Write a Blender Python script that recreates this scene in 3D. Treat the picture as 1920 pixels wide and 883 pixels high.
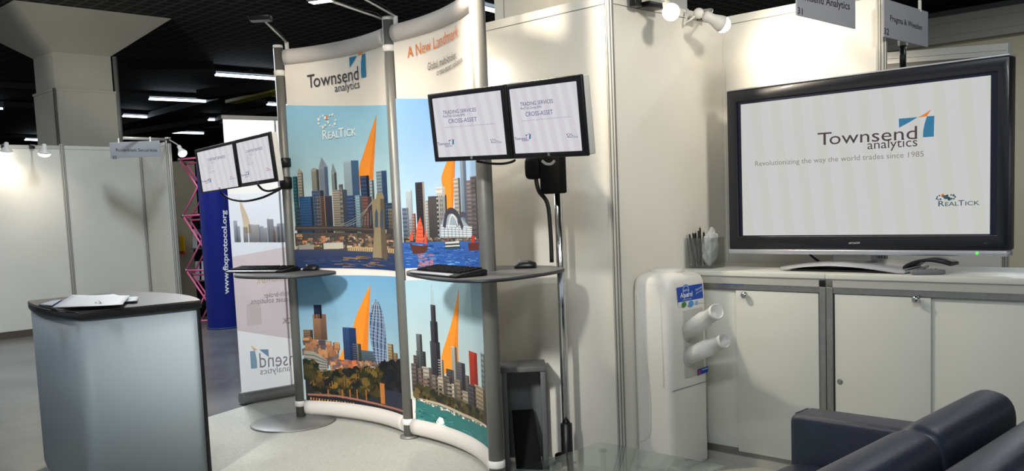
import bpy, bmesh, math, random
import numpy as np
from mathutils import Vector, Matrix

random.seed(7)
for o in list(bpy.data.objects): bpy.data.objects.remove(o)
scene = bpy.context.scene
COL = scene.collection
PI = math.pi

# ------------------------------------------------------------------ camera
CAM_H = 1.46
F_PX, CY, PITCH, ROLL, YAW = 1736.0, 543.3, 0.0932, 0.0412, 0.7797
_right = np.array([math.cos(YAW), math.sin(YAW), 0.0])
_fwd0 = np.array([-math.sin(YAW), math.cos(YAW), 0.0])
_up = np.array([0, 0, 1.0])
_fwd = math.cos(PITCH) * _fwd0 - math.sin(PITCH) * _up
_dn = -(math.cos(PITCH) * _up + math.sin(PITCH) * _fwd0)
_a = math.cos(ROLL) * _right + math.sin(ROLL) * _dn
_b = -math.sin(ROLL) * _right + math.cos(ROLL) * _dn
CAM_M = np.array([_a, _b, _fwd])
cam_data = bpy.data.cameras.new('camera')
cam_data.sensor_fit = 'HORIZONTAL'
cam_data.sensor_width = 36.0
cam_data.lens = F_PX / 1920 * 36.0
cam_data.shift_x = 0.0
cam_data.shift_y = (CY - 441.5) / 1920
cam_data.clip_start = 0.05
cam_data.clip_end = 200
cam = bpy.data.objects.new('camera', cam_data)
cam.matrix_world = Matrix((( _a[0], -_b[0], -_fwd[0], 0), (_a[1], -_b[1], -_fwd[1], 0),
                           (_a[2], -_b[2], -_fwd[2], CAM_H), (0, 0, 0, 1)))
COL.objects.link(cam)
scene.camera = cam

# ------------------------------------------------------------------ view, world, added fill light
scene.view_settings.view_transform = 'Standard'
scene.view_settings.look = 'None'
scene.view_settings.gamma = 1.0
scene.view_settings.use_curve_mapping = False
scene.view_settings.exposure = 0.0
world = bpy.data.worlds.new('world')
scene.world = world
world.use_nodes = True
world.node_tree.nodes['Background'].inputs[0].default_value = (0.84, 0.92, 1.0, 1)
world.node_tree.nodes['Background'].inputs[1].default_value = 0.58

WARM = (1.0, 0.86, 0.68)
COOL = (0.88, 0.95, 1.0)

def light(name, kind, loc, power, color, parent=None, target=None, **kw):
    d = bpy.data.lights.new(name, kind)
    d.energy = power
    d.color = color
    for k, v in kw.items(): setattr(d, k, v)
    o = bpy.data.objects.new(name, d)
    loc = Vector(loc)
    if parent is not None:
        loc = loc - parent.location
        o.parent = parent
    o.location = loc
    if target is not None:
        dr = Vector(target) - (loc + (parent.location if parent is not None else Vector()))
        o.rotation_euler = dr.to_track_quat('-Z', 'Y').to_euler()
    COL.objects.link(o)
    return o

# bare area lights near ceiling height, added out of view as cool fill
FILL_AREAS = [(-0.2, -0.6, 4.1, 120), (-4.2, -1.8, 4.1, 5), (-9.0, 0.4, 4.1, 50), (-3.2, 1.6, 4.1, 30), (1.2, 1.8, 4.1, 18),
        (-9.3, 4.2, 4.1, 130), (-6.8, 9.5, 4.1, 80), (-14.0, 0.5, 4.1, 70), (-0.6, 7.0, 4.1, 40), (-3.4, 11.5, 4.1, 120)]
for x, y, z, pw in FILL_AREAS:
    light('hall_fill', 'AREA', (x, y, z), pw, COOL, shape='RECTANGLE', size=1.4, size_y=0.25)

# unseen spots without fixtures, added to brighten surfaces the fittings leave dark
light('banner_fill', 'SPOT', (-8.7, 4.5, 3.9), 640, (0.97, 0.98, 1.0), target=(-6.35, 3.9, 1.3), spot_size=math.radians(46), spot_blend=0.6, shadow_soft_size=0.2)  # added: lights the roll-up fabric from behind
light('banner_fill', 'SPOT', (-1.3, -2.2, 3.9), 2500, (1.0, 0.97, 0.92), target=(-4.5, 3.5, 0.55), spot_size=math.radians(25), spot_blend=1.0, shadow_soft_size=0.3)  # added: evens the brightness of the display banners
light('wall_fill', 'SPOT', (1.3, 1.5, 3.4), 640, (1.0, 0.93, 0.82), target=(-3.0, 4.45, 2.35), spot_size=math.radians(42), spot_blend=1.0, shadow_soft_size=0.25)  # added: brightens the upper side and back walls
light('column_fill', 'SPOT', (-8.2, -0.8, 2.7), 720, (1.0, 0.95, 0.86), target=(-12.4, 5.8, 3.95), spot_size=math.radians(27), spot_blend=0.5, shadow_soft_size=0.1)  # added: brightens the hall column and its head

# ------------------------------------------------------------------ measuring helpers
def ray(px, py):
    return CAM_M.T @ np.array([(px - 960) / F_PX, (py - CY) / F_PX, 1.0])
def _pt(d, t): return Vector((float(d[0] * t), float(d[1] * t), float(CAM_H + d[2] * t)))
def atz(px, py, z): d = ray(px, py); return _pt(d, (z - CAM_H) / d[2])
def aty(px, py, y): d = ray(px, py); return _pt(d, y / d[1])
def atx(px, py, x): d = ray(px, py); return _pt(d, x / d[0])
def atd(px, py, D): return _pt(ray(px, py), D)
def quad_pts(c, h):
    """true corners of a rectangle seen at four image corners (TL TR BR BL), its height being h"""
    r = np.array([ray(*p) for p in c])
    A = np.array([r[0], -r[1], r[2], -r[3]]).T
    v = np.linalg.svd(A)[2][3]
    v = v * np.sign(v[0])
    P = v[:, None] * r
    P = P * (h / np.linalg.norm(P[0] - P[3]))
    return [Vector((float(p[0]), float(p[1]), float(p[2] + CAM_H))) for p in P]

# ------------------------------------------------------------------ materials
def lin(c):
    out = []
    for v in c[:3]:
        v = v / 255.0
        out.append(v / 12.92 if v <= 0.04045 else ((v + 0.055) / 1.055) ** 2.4)
    return tuple(out) + (1.0,)

def mat(name, rgb, rough=0.5, metal=0.0, noise=0.0, nscale=20.0, bump=0.0, bscale=60.0, spec=0.5, trans=0.0, ior=1.45, coat=0.0):
    m = bpy.data.materials.new(name)
    m.use_nodes = True
    nt = m.node_tree
    b = nt.nodes['Principled BSDF']
    b.inputs['Base Color'].default_value = lin(rgb)
    b.inputs['Roughness'].default_value = rough
    b.inputs['Metallic'].default_value = metal
    b.inputs['Specular IOR Level'].default_value = spec
    b.inputs['IOR'].default_value = ior
    b.inputs['Transmission Weight'].default_value = trans
    b.inputs['Coat Weight'].default_value = coat
    tc = None
    if noise or bump:
        tc = nt.nodes.new('ShaderNodeTexCoord')
    if noise:
        n = nt.nodes.new('ShaderNodeTexNoise')
        n.inputs['Scale'].default_value = nscale
        n.inputs['Detail'].default_value = 5
        nt.links.new(tc.outputs['Object'], n.inputs['Vector'])
        r = nt.nodes.new('ShaderNodeMapRange')
        r.inputs['From Min'].default_value = 0.3
        r.inputs['From Max'].default_value = 0.7
        r.inputs['To Min'].default_value = 1 - noise
        r.inputs['To Max'].default_value = 1 + noise
        nt.links.new(n.outputs['Fac'], r.inputs['Value'])
        mx = nt.nodes.new('ShaderNodeVectorMath'); mx.operation = 'SCALE'
        mx.inputs[0].default_value = lin(rgb)[:3]
        nt.links.new(r.outputs['Result'], mx.inputs['Scale'])
        nt.links.new(mx.outputs['Vector'], b.inputs['Base Color'])
    if bump:
        n2 = nt.nodes.new('ShaderNodeTexNoise')
        n2.inputs['Scale'].default_value = bscale
        n2.inputs['Detail'].default_value = 4
        nt.links.new(tc.outputs['Object'], n2.inputs['Vector'])
        bp = nt.nodes.new('ShaderNodeBump')
        bp.inputs['Strength'].default_value = bump
        bp.inputs['Distance'].default_value = 0.01
        nt.links.new(n2.outputs['Fac'], bp.inputs['Height'])
        nt.links.new(bp.outputs['Normal'], b.inputs['Normal'])
    return m

def emit(name, rgb, strength):
    m = bpy.data.materials.new(name)
    m.use_nodes = True
    b = m.node_tree.nodes['Principled BSDF']
    b.inputs['Base Color'].default_value = (0, 0, 0, 1)
    b.inputs['Emission Color'].default_value = lin(rgb)
    b.inputs['Emission Strength'].default_value = strength
    return m

def print_mat(name, rough=0.55, glow=0.0, spec=0.3, weave=0.0):
    """printed ink: the colour comes with the printed shapes; glow > 0 for lit screens"""
    m = bpy.data.materials.new(name)
    m.use_nodes = True
    nt = m.node_tree
    b = nt.nodes['Principled BSDF']
    a = nt.nodes.new('ShaderNodeAttribute'); a.attribute_name = 'ink'
    if glow:
        b.inputs['Base Color'].default_value = (0.02, 0.02, 0.02, 1)
        nt.links.new(a.outputs['Color'], b.inputs['Emission Color'])
        b.inputs['Emission Strength'].default_value = glow
        b.inputs['Roughness'].default_value = 0.25
    else:
        nt.links.new(a.outputs['Color'], b.inputs['Base Color'])
        b.inputs['Roughness'].default_value = rough
    b.inputs['Specular IOR Level'].default_value = spec
    if weave:
        tc = nt.nodes.new('ShaderNodeTexCoord')
        n = nt.nodes.new('ShaderNodeTexNoise'); n.inputs['Scale'].default_value = 3.0
        nt.links.new(tc.outputs['Object'], n.inputs['Vector'])
        bp = nt.nodes.new('ShaderNodeBump'); bp.inputs['Strength'].default_value = weave; bp.inputs['Distance'].default_value = 0.05
        nt.links.new(n.outputs['Fac'], bp.inputs['Height'])
        nt.links.new(bp.outputs['Normal'], b.inputs['Normal'])
    return m

M = {}
M['panel'] = mat('white_laminate_panel', (226, 223, 214), 0.38, noise=0.025, nscale=2.5, spec=0.4)
M['panel_far'] = mat('white_booth_panel', (222, 221, 213), 0.5, noise=0.03, nscale=2.0)
M['alu'] = mat('aluminium_profile', (196, 194, 186), 0.42, metal=0.35)
M['alu_dark'] = mat('aluminium_groove', (112, 112, 108), 0.5, metal=0.2)
M['alu_mid'] = mat('brushed_aluminium_rail', (150, 150, 146), 0.35, metal=0.8, noise=0.08, nscale=30)
M['silver_pole'] = mat('silver_lacquered_tube', (128, 128, 124), 0.45, metal=0.5)
M['podium'] = mat('podium_grey', (92, 95, 96), 0.5)
M['chrome'] = mat('chrome_tube', (200, 202, 204), 0.12, metal=1.0)
M['fabric_white'] = mat('white_banner_fabric', (205, 199, 193), 0.7, bump=0.05, bscale=8)
M['white_plastic'] = mat('white_plastic', (232, 230, 224), 0.35, spec=0.45)
M['white_plastic2'] = mat('off_white_plastic', (224, 222, 215), 0.4)
M['black_plastic'] = mat('black_plastic', (14, 14, 16), 0.38)
M['black_matte'] = mat('black_matte', (9, 9, 10), 0.75, spec=0.2)
M['grey_plastic'] = mat('grey_plastic', (120, 122, 124), 0.45)
M['table_grey'] = mat('graphite_laminate', (92, 92, 92), 0.42, noise=0.08, nscale=60)
M['edge_dark'] = mat('dark_edge_band', (38, 41, 46), 0.4)
M['plate_grey'] = mat('grey_steel_plate', (140, 140, 138), 0.45, metal=0.5, noise=0.04, nscale=30)
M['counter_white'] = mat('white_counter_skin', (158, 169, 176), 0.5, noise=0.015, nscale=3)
M['counter_top'] = mat('dark_brown_laminate', (66, 58, 52), 0.33, noise=0.12, nscale=40)
M['cab_white'] = mat('white_cabinet_board', (215, 215, 206), 0.4, noise=0.015, nscale=4)
M['tv_black'] = mat('tv_bezel_black', (26, 27, 32), 0.3, coat=0.15)
M['tv_silver'] = mat('tv_silver', (200, 202, 208), 0.3, metal=0.6)
M['leather'] = mat('dark_navy_leather', (47, 52, 66), 0.40, noise=0.10, nscale=12, bump=0.12, bscale=90, spec=0.5)
M['paper'] = mat('white_paper', (236, 238, 240), 0.6)
M['paper_grey'] = mat('grey_paper', (205, 208, 214), 0.6)
M['blue'] = mat('blue_card', (30, 60, 120), 0.5)
M['pink'] = mat('pink_frame_tube', (240, 120, 168), 0.4, metal=0.2)
M['yellow'] = mat('yellow_card', (240, 190, 20), 0.5)
M['red'] = mat('red_card', (200, 50, 30), 0.5)
M['column'] = mat('painted_concrete', (182, 179, 166), 0.7, noise=0.04, nscale=3)
M['column_light'] = mat('pale_cladding', (235, 228, 212), 0.5, noise=0.02, nscale=2)
M['hall_floor'] = mat("polished_concrete", (108, 109, 107), 0.24, noise=0.25, nscale=1.3, bump=0.02, bscale=6)
M['carpet'] = mat('pale_grey_carpet', (188, 188, 180), 0.95, noise=0.10, nscale=70, bump=0.5, bscale=220, spec=0.1)
M['beam'] = mat('dark_grey_beam', (58, 60, 62), 0.7)
M['duct'] = mat('black_soffit', (16, 17, 18), 0.8)
M['siding'] = mat('grey_siding', (128, 124, 114), 0.6)
M['beige'] = mat('beige_hall_wall', (176, 166, 142), 0.7, noise=0.04, nscale=1.5)
M['skirting'] = mat('dark_skirting', (86, 78, 68), 0.6)
M['sign_board'] = mat('pale_grey_sign_board', (142, 145, 152), 0.5)
M['frosted'] = mat('frosted_cup_plastic', (240, 240, 236), 0.35, trans=0.15)
M['cable'] = mat('black_cable', (16, 16, 18), 0.5)
M['tube_glow'] = emit('fluorescent_tube', (225, 238, 255), 9.0)
M['bulb_glow'] = emit('halogen_bulb', (255, 244, 224), 14.0)
M['led_green'] = emit('green_led', (60, 255, 40), 3.0)
M['print'] = print_mat('printed_fabric', 0.6, weave=0.25)
def translucent_print():
    m = print_mat('backlit_banner_fabric', 0.6)
    nt = m.node_tree; b = nt.nodes['Principled BSDF']; a = [n for n in nt.nodes if n.type == 'ATTRIBUTE'][0]
    tr = nt.nodes.new('ShaderNodeBsdfTranslucent'); mx = nt.nodes.new('ShaderNodeMixShader'); mx.inputs[0].default_value = 0.6
    nt.links.new(a.outputs['Color'], tr.inputs['Color'])
    nt.links.new(b.outputs[0], mx.inputs[1]); nt.links.new(tr.outputs[0], mx.inputs[2])
    nt.links.new(mx.outputs[0], nt.nodes['Material Output'].inputs['Surface'])
    return m
M['print_thin'] = translucent_print()
M['print_card'] = print_mat('printed_card', 0.5)
M['screen'] = print_mat('lit_monitor_screen', glow=0.86)
M['tvscreen'] = print_mat('lit_tv_screen', glow=0.77)

def glass_mat(name, tint, rough=0.0, keep=0.8):
    m = bpy.data.materials.new(name); m.use_nodes = True
    nt = m.node_tree
    b = nt.nodes['Principled BSDF']
    b.inputs['Base Color'].default_value = lin(tint)
    b.inputs['Roughness'].default_value = rough
    b.inputs['Transmission Weight'].default_value = 1.0
    b.inputs['IOR'].default_value = 1.45
    return m
def thin_clear(name, tint, refl):
    m = bpy.data.materials.new(name); m.use_nodes = True
    nt = m.node_tree; out = nt.nodes['Material Output']; nt.nodes.remove(nt.nodes['Principled BSDF'])
    tr = nt.nodes.new('ShaderNodeBsdfTransparent'); tr.inputs[0].default_value = lin(tint)
    gl = nt.nodes.new('ShaderNodeBsdfGlossy'); gl.inputs['Roughness'].default_value = 0.03
    lw = nt.nodes.new('ShaderNodeLayerWeight'); lw.inputs['Blend'].default_value = 0.25; fr = nt.nodes.new('ShaderNodeMath'); fr.operation = 'MULTIPLY_ADD'; fr.inputs[1].default_value = refl; fr.inputs[2].default_value = 0.04; nt.links.new(lw.outputs['Facing'], fr.inputs[0])
    mx = nt.nodes.new('ShaderNodeMixShader')
    nt.links.new(fr.outputs[0], mx.inputs[0]); nt.links.new(tr.outputs[0], mx.inputs[1]); nt.links.new(gl.outputs[0], mx.inputs[2]); nt.links.new(mx.outputs[0], out.inputs['Surface'])
    return m
M['glass'] = thin_clear('clear_table_glass', (232, 242, 239), 0.55)
M['acrylic'] = thin_clear('clear_acrylic', (244, 246, 246), 0.35)
M['film'] = mat('crinkled_clear_film', (225, 226, 226), 0.25, bump=0.8, bscale=40, trans=0.25)

def grid_ceiling():
    m = bpy.data.materials.new('dark_mesh_ceiling'); m.use_nodes = True
    nt = m.node_tree; b = nt.nodes['Principled BSDF']
    tc = nt.nodes.new('ShaderNodeTexCoord')
    br = nt.nodes.new('ShaderNodeTexBrick')
    br.offset = 0.0
    br.inputs['Color1'].default_value = lin((16, 16, 17)); br.inputs['Color2'].default_value = lin((16, 16, 17))
    br.inputs['Mortar'].default_value = lin((74, 74, 72))
    br.inputs['Scale'].default_value = 1.0
    br.inputs['Mortar Size'].default_value = 0.02
    br.inputs['Brick Width'].default_value = 0.2
    br.inputs['Row Height'].default_value = 0.2
    nt.links.new(tc.outputs['Object'], br.inputs['Vector'])
    nt.links.new(br.outputs['Color'], b.inputs['Base Color'])
    b.inputs['Roughness'].default_value = 0.8
    return m
M['ceiling'] = grid_ceiling()

def siding_mat():
    m = bpy.data.materials.new('horizontal_siding'); m.use_nodes = True
    nt = m.node_tree; b = nt.nodes['Principled BSDF']
    tc = nt.nodes.new('ShaderNodeTexCoord'); sp = nt.nodes.new('ShaderNodeSeparateXYZ')
    nt.links.new(tc.outputs['Object'], sp.inputs[0])
    mm = nt.nodes.new('ShaderNodeMath'); mm.operation = 'FRACT'
    ml = nt.nodes.new('ShaderNodeMath'); ml.operation = 'MULTIPLY'; ml.inputs[1].default_value = 5.5
    nt.links.new(sp.outputs['Z'], ml.inputs[0]); nt.links.new(ml.outputs[0], mm.inputs[0])
    cr = nt.nodes.new('ShaderNodeValToRGB')
    cr.color_ramp.elements[0].position = 0.0; cr.color_ramp.elements[0].color = lin((104, 100, 92))
    cr.color_ramp.elements[1].position = 0.06; cr.color_ramp.elements[1].color = lin((134, 130, 120))
    nt.links.new(mm.outputs[0], cr.inputs[0]); nt.links.new(cr.outputs[0], b.inputs['Base Color'])
    b.inputs['Roughness'].default_value = 0.6
    return m
M['siding'] = siding_mat()

# ------------------------------------------------------------------ mesh builder
class MB:
    def __init__(s): s.v = []; s.f = []; s.mi = []; s.c = []; s.sm = []
    def add(s, vs, fs, mi=0, col=None, smooth=False):
        o = len(s.v)
        s.v += [Vector(v) for v in vs]
        for f in fs:
            s.f.append([i + o for i in f]); s.mi.append(mi); s.sm.append(smooth)
            if col is None: s.c.append(None)
            elif isinstance(col, list): s.c.append([col[i] for i in f])
            else: s.c.append([col] * len(f))
        return s
    def hexa(s, p, mi=0):
        return s.add(p, [(3, 2, 1, 0), (4, 5, 6, 7), (0, 1, 5, 4), (1, 2, 6, 5), (2, 3, 7, 6), (3, 0, 4, 7)], mi)
    def box(s, x0, x1, y0, y1, z0, z1, mi=0):
        return s.hexa([(x0, y0, z0), (x1, y0, z0), (x1, y1, z0), (x0, y1, z0), (x0, y0, z1), (x1, y0, z1), (x1, y1, z1), (x0, y1, z1)], mi)
    def obox(s, o, U, V, W, mi=0):
        o, U, V, W = Vector(o), Vector(U), Vector(V), Vector(W)
        return s.hexa([o, o + U, o + U + V, o + V, o + W, o + U + W, o + U + V + W, o + V + W], mi)
    def prism(s, poly, z0, z1, mi=0, smooth=False):
        n = len(poly)
        vs = [(p[0], p[1], z0) for p in poly] + [(p[0], p[1], z1) for p in poly]
        s.add(vs, [tuple(reversed(range(n))), tuple(range(n, 2 * n))], mi)
        return s.add(vs, [(i, (i + 1) % n, n + (i + 1) % n, n + i) for i in range(n)], mi, smooth=smooth)
    def extr(s, poly, vec, mi=0, smooth=False):
        n = len(poly); vec = Vector(vec)
        vs = [Vector(p) for p in poly] + [Vector(p) + vec for p in poly]
        s.add(vs, [tuple(reversed(range(n))), tuple(range(n, 2 * n))], mi)
        return s.add(vs, [(i, (i + 1) % n, n + (i + 1) % n, n + i) for i in range(n)], mi, smooth=smooth)
    def loft(s, rings, mi=0, smooth=True, caps=True, closed=True):
        n = len(rings[0]); vs = [v for r in rings for v in r]; fs = []
        for k in range(len(rings) - 1):
            for i in range(n if closed else n - 1):
                j = (i + 1) % n
                fs.append((k * n + i, k * n + j, (k + 1) * n + j, (k + 1) * n + i))
        s.add(vs, fs, mi, smooth=smooth)
        if caps:
            s.add(rings[0], [tuple(reversed(range(n)))], mi); s.add(rings[-1], [tuple(range(n))], mi)
        return s
    def tube(s, path, r, n=12, mi=0, caps=True, closed=False):
        path = [Vector(p) for p in path]; rings = []
        up = None
        for i, p in enumerate(path):
            a = path[max(i - 1, 0)]; b = path[min(i + 1, len(path) - 1)]
            t = (b - a).normalized()
            if up is None:
                up = t.orthogonal().normalized()
            else:
                up = (up - t * up.dot(t)); up = up.normalized() if up.length > 1e-6 else t.orthogonal().normalized()
            w = t.cross(up)
            rr = r[i] if isinstance(r, (list, tuple)) else r
            rings.append([p + up * (rr * math.cos(2 * PI * k / n)) + w * (rr * math.sin(2 * PI * k / n)) for k in range(n)])
        return s.loft(rings, mi, True, caps)
    def lathe(s, prof, c=(0, 0, 0), n=32, mi=0, axis=None, caps=True):
        c = Vector(c)
        q = Vector(axis).to_track_quat('Z', 'Y') if axis is not None else None
        rings = []
        for r, z in prof:
            ring = [Vector((r * math.cos(2 * PI * k / n), r * math.sin(2 * PI * k / n), z)) for k in range(n)]
            if q is not None: ring = [q @ v for v in ring]
            rings.append([c + v for v in ring])
        return s.loft(rings, mi, True, caps)
    def superell(s, c, size, e1=0.5, e2=0.5, nu=16, nv=28, R=None, mi=0):
        def sp(x, e): return math.copysign(abs(x) ** e, x)
        rings = []
        for i in range(nu + 1):
            ph = -PI / 2 + PI * (0.01 + 0.98 * i / nu)
            ring = []
            for j in range(nv):
                th = 2 * PI * j / nv
                v = Vector((size[0] * sp(math.cos(ph), e1) * sp(math.cos(th), e2), size[1] * sp(math.cos(ph), e1) * sp(math.sin(th), e2), size[2] * sp(math.sin(ph), e1)))
                if R is not None: v = R @ v
                ring.append(Vector(c) + v)
            rings.append(ring)
        return s.loft(rings, mi)
    def build(s, name, mats, parent=None, local=False, bevel=0.0, seg=2, kind=None, merge=False, label=None):
        me = bpy.data.meshes.new(name)
        vs = s.v
        if parent is not None and not local:
            inv = parent.matrix_basis.inverted()
            pp = parent.parent
            while pp is not None:
                inv = inv @ pp.matrix_basis.inverted(); pp = pp.parent
            vs = [inv @ v for v in vs]
        me.from_pydata([tuple(v) for v in vs], [], s.f)
        if not isinstance(mats, (list, tuple)): mats = [mats]
        for m in mats: me.materials.append(M[m] if isinstance(m, str) else m)
        me.polygons.foreach_set('material_index', s.mi)
        me.polygons.foreach_set('use_smooth', s.sm)
        if any(c is not None for c in s.c):
            at = me.color_attributes.new('ink', 'FLOAT_COLOR', 'CORNER')
            buf = []
            for f, c in zip(s.f, s.c):
                if c is None: buf += [0.5, 0.5, 0.5, 1.0] * len(f)
                else:
                    for q in c: buf += list(q)
            at.data.foreach_set('color', buf)
        me.update()
        if merge or not any(c is not None for c in s.c):
            bm = bmesh.new(); bm.from_mesh(me)
            bmesh.ops.remove_doubles(bm, verts=bm.verts, dist=1e-5)
            bmesh.ops.recalc_face_normals(bm, faces=bm.faces)
            bm.to_mesh(me); bm.free()
        o = bpy.data.objects.new(name, me)
        if parent is not None: o.parent = parent
        COL.objects.link(o)
        if bevel:
            md = o.modifiers.new('bevel', 'BEVEL'); md.width = bevel; md.segments = seg; md.limit_method = 'ANGLE'; md.angle_limit = math.radians(40)
            md.harden_normals = False
            for p in me.polygons: p.use_smooth = True
        if kind: o['kind'] = kind
        if label: o['label'] = label
        return o

def thing(name, label, cat, loc, group=None, rot=None):
    o = bpy.data.objects.new(name, None)
    o.empty_display_size = 0.1
    COL.objects.link(o)
    o.location = loc
    if rot is not None: o.rotation_euler = rot
    o['label'] = label; o['category'] = cat
    if group: o['group'] = group
    bpy.context.view_layer.update()
    return o
def tag(o, label, cat, group=None):
    o['label'] = label; o['category'] = cat
    if group: o['group'] = group
    return o
def struct(name, mb, mats, **k): return mb.build(name, mats, kind='structure', **k)
def move_origin(o, loc):
    """put a single-mesh thing's origin at its base"""
    loc = Vector(loc)
    o.data.transform(Matrix.Translation(-loc)); o.location = loc
    return o
def copy_tree(o, parent=None):
    c = o.copy(); COL.objects.link(c); c.parent = parent
    for ch in list(o.children): copy_tree(ch, c)
    return c
def rrect(w, d, r, n=5):
    pts = []
    for cx, cy, a0 in ((w / 2 - r, d / 2 - r, 0), (-w / 2 + r, d / 2 - r, 90), (-w / 2 + r, -d / 2 + r, 180), (w / 2 - r, -d / 2 + r, 270)):
        for k in range(n + 1):
            a = math.radians(a0 + 90 * k / n)
            pts.append((cx + r * math.cos(a), cy + r * math.sin(a)))
    return pts
def smooth_closed(pts, n=10):
    """closed Catmull-Rom through 2-D points"""
    out = []; N = len(pts)
    for i in range(N):
        p0, p1, p2, p3 = (np.array(pts[(i + k - 1) % N], float) for k in range(4))
        for j in range(n):
            t = j / n
            q = 0.5 * ((2 * p1) + (-p0 + p2) * t + (2 * p0 - 5 * p1 + 4 * p2 - p3) * t * t + (-p0 + 3 * p1 - 3 * p2 + p3) * t ** 3)
            out.append((float(q[0]), float(q[1])))
    return out
def smooth_open(pts, n=8):
    out = []; N = len(pts)
    P = [np.array(p, float) for p in pts]
    for i in range(N - 1):
        p0 = P[max(i - 1, 0)]; p1 = P[i]; p2 = P[i + 1]; p3 = P[min(i + 2, N - 1)]
        for j in range(n):
            t = j / n
            q = 0.5 * ((2 * p1) + (-p0 + p2) * t + (2 * p0 - 5 * p1 + 4 * p2 - p3) * t * t + (-p0 + 3 * p1 - 3 * p2 + p3) * t ** 3)
            out.append(tuple(float(x) for x in q))
    out.append(tuple(float(x) for x in P[-1]))
    return out

# ------------------------------------------------------------------ printed surfaces
class Plane:
    """flat printed face: origin o, unit axes U (along) and W (up), N towards the reader"""
    def __init__(s, o, U, W, flip=False):
        s.o = Vector(o); s.U = Vector(U).normalized(); s.N = s.U.cross(Vector(W)).normalized(); s.W = s.N.cross(s.U)
        if s.N.dot(Vector((0, 0, CAM_H)) - s.o) < 0: s.N = -s.N
        s.max = 1e9
    def st(s, px, py):
        d = Vector([float(q) for q in ray(px, py)]); c = Vector((0, 0, CAM_H))
        t = (s.o - c).dot(s.N) / d.dot(s.N); p = c + d * t - s.o
        return (p.dot(s.U), p.dot(s.W))
    def to3(s, a, b, off=0.0): return s.o + s.U * a + s.W * b + s.N * off
class Arc:
    """upright curved printed face from post A to post B, hollow towards the reader"""
    def __init__(s, A, B, sag):
        A = Vector((A[0], A[1])); B = Vector((B[0], B[1])); ch = (B - A).length
        s.R = (ch * ch / 4 + sag * sag) / (2 * sag)
        mid = (A + B) / 2; n = Vector((-(B - A).y, (B - A).x)).normalized()
        if n.dot(-mid) < 0: n = -n
        s.C = mid + n * (s.R - sag)
        s.a0 = math.atan2((A - s.C).y, (A - s.C).x); a1 = math.atan2((B - s.C).y, (B - s.C).x)
        d = a1 - s.a0
        while d > PI: d -= 2 * PI
        while d < -PI: d += 2 * PI
        s.sg = 1 if d > 0 else -1
        s.L = abs(d) * s.R
        s.max = 0.025
    def st(s, px, py):
        d = ray(px, py); dx, dy = float(d[0]), float(d[1]); cx, cy = s.C.x, s.C.y
        a = dx * dx + dy * dy; b = -2 * (dx * cx + dy * cy); c = cx * cx + cy * cy - s.R ** 2
        t = (-b + math.sqrt(max(b * b - 4 * a * c, 0))) / (2 * a)
        an = math.atan2(dy * t - cy, dx * t - cx) - s.a0
        while an > PI: an -= 2 * PI
        while an < -PI: an += 2 * PI
        return (an * s.sg * s.R, CAM_H + float(d[2]) * t)
    def to3(s, a, b, off=0.0):
        an = s.a0 + s.sg * a / s.R
        return Vector((s.C.x + (s.R - off) * math.cos(an), s.C.y + (s.R - off) * math.sin(an), b))

def clip_half(poly, k, v, keep_less):
    out = []
    for i in range(len(poly)):
        a = poly[i]; b = poly[(i + 1) % len(poly)]
        ina = (a[k] <= v) if keep_less else (a[k] >= v)
        inb = (b[k] <= v) if keep_less else (b[k] >= v)
        if ina: out.append(a)
        if ina != inb:
            t = (v - a[k]) / (b[k] - a[k]); out.append((a[0] + (b[0] - a[0]) * t, a[1] + (b[1] - a[1]) * t))
    return out
def triangulate(poly):
    from mathutils.geometry import tessellate_polygon
    return tessellate_polygon([[Vector((p[0], p[1], 0)) for p in poly]])

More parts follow.
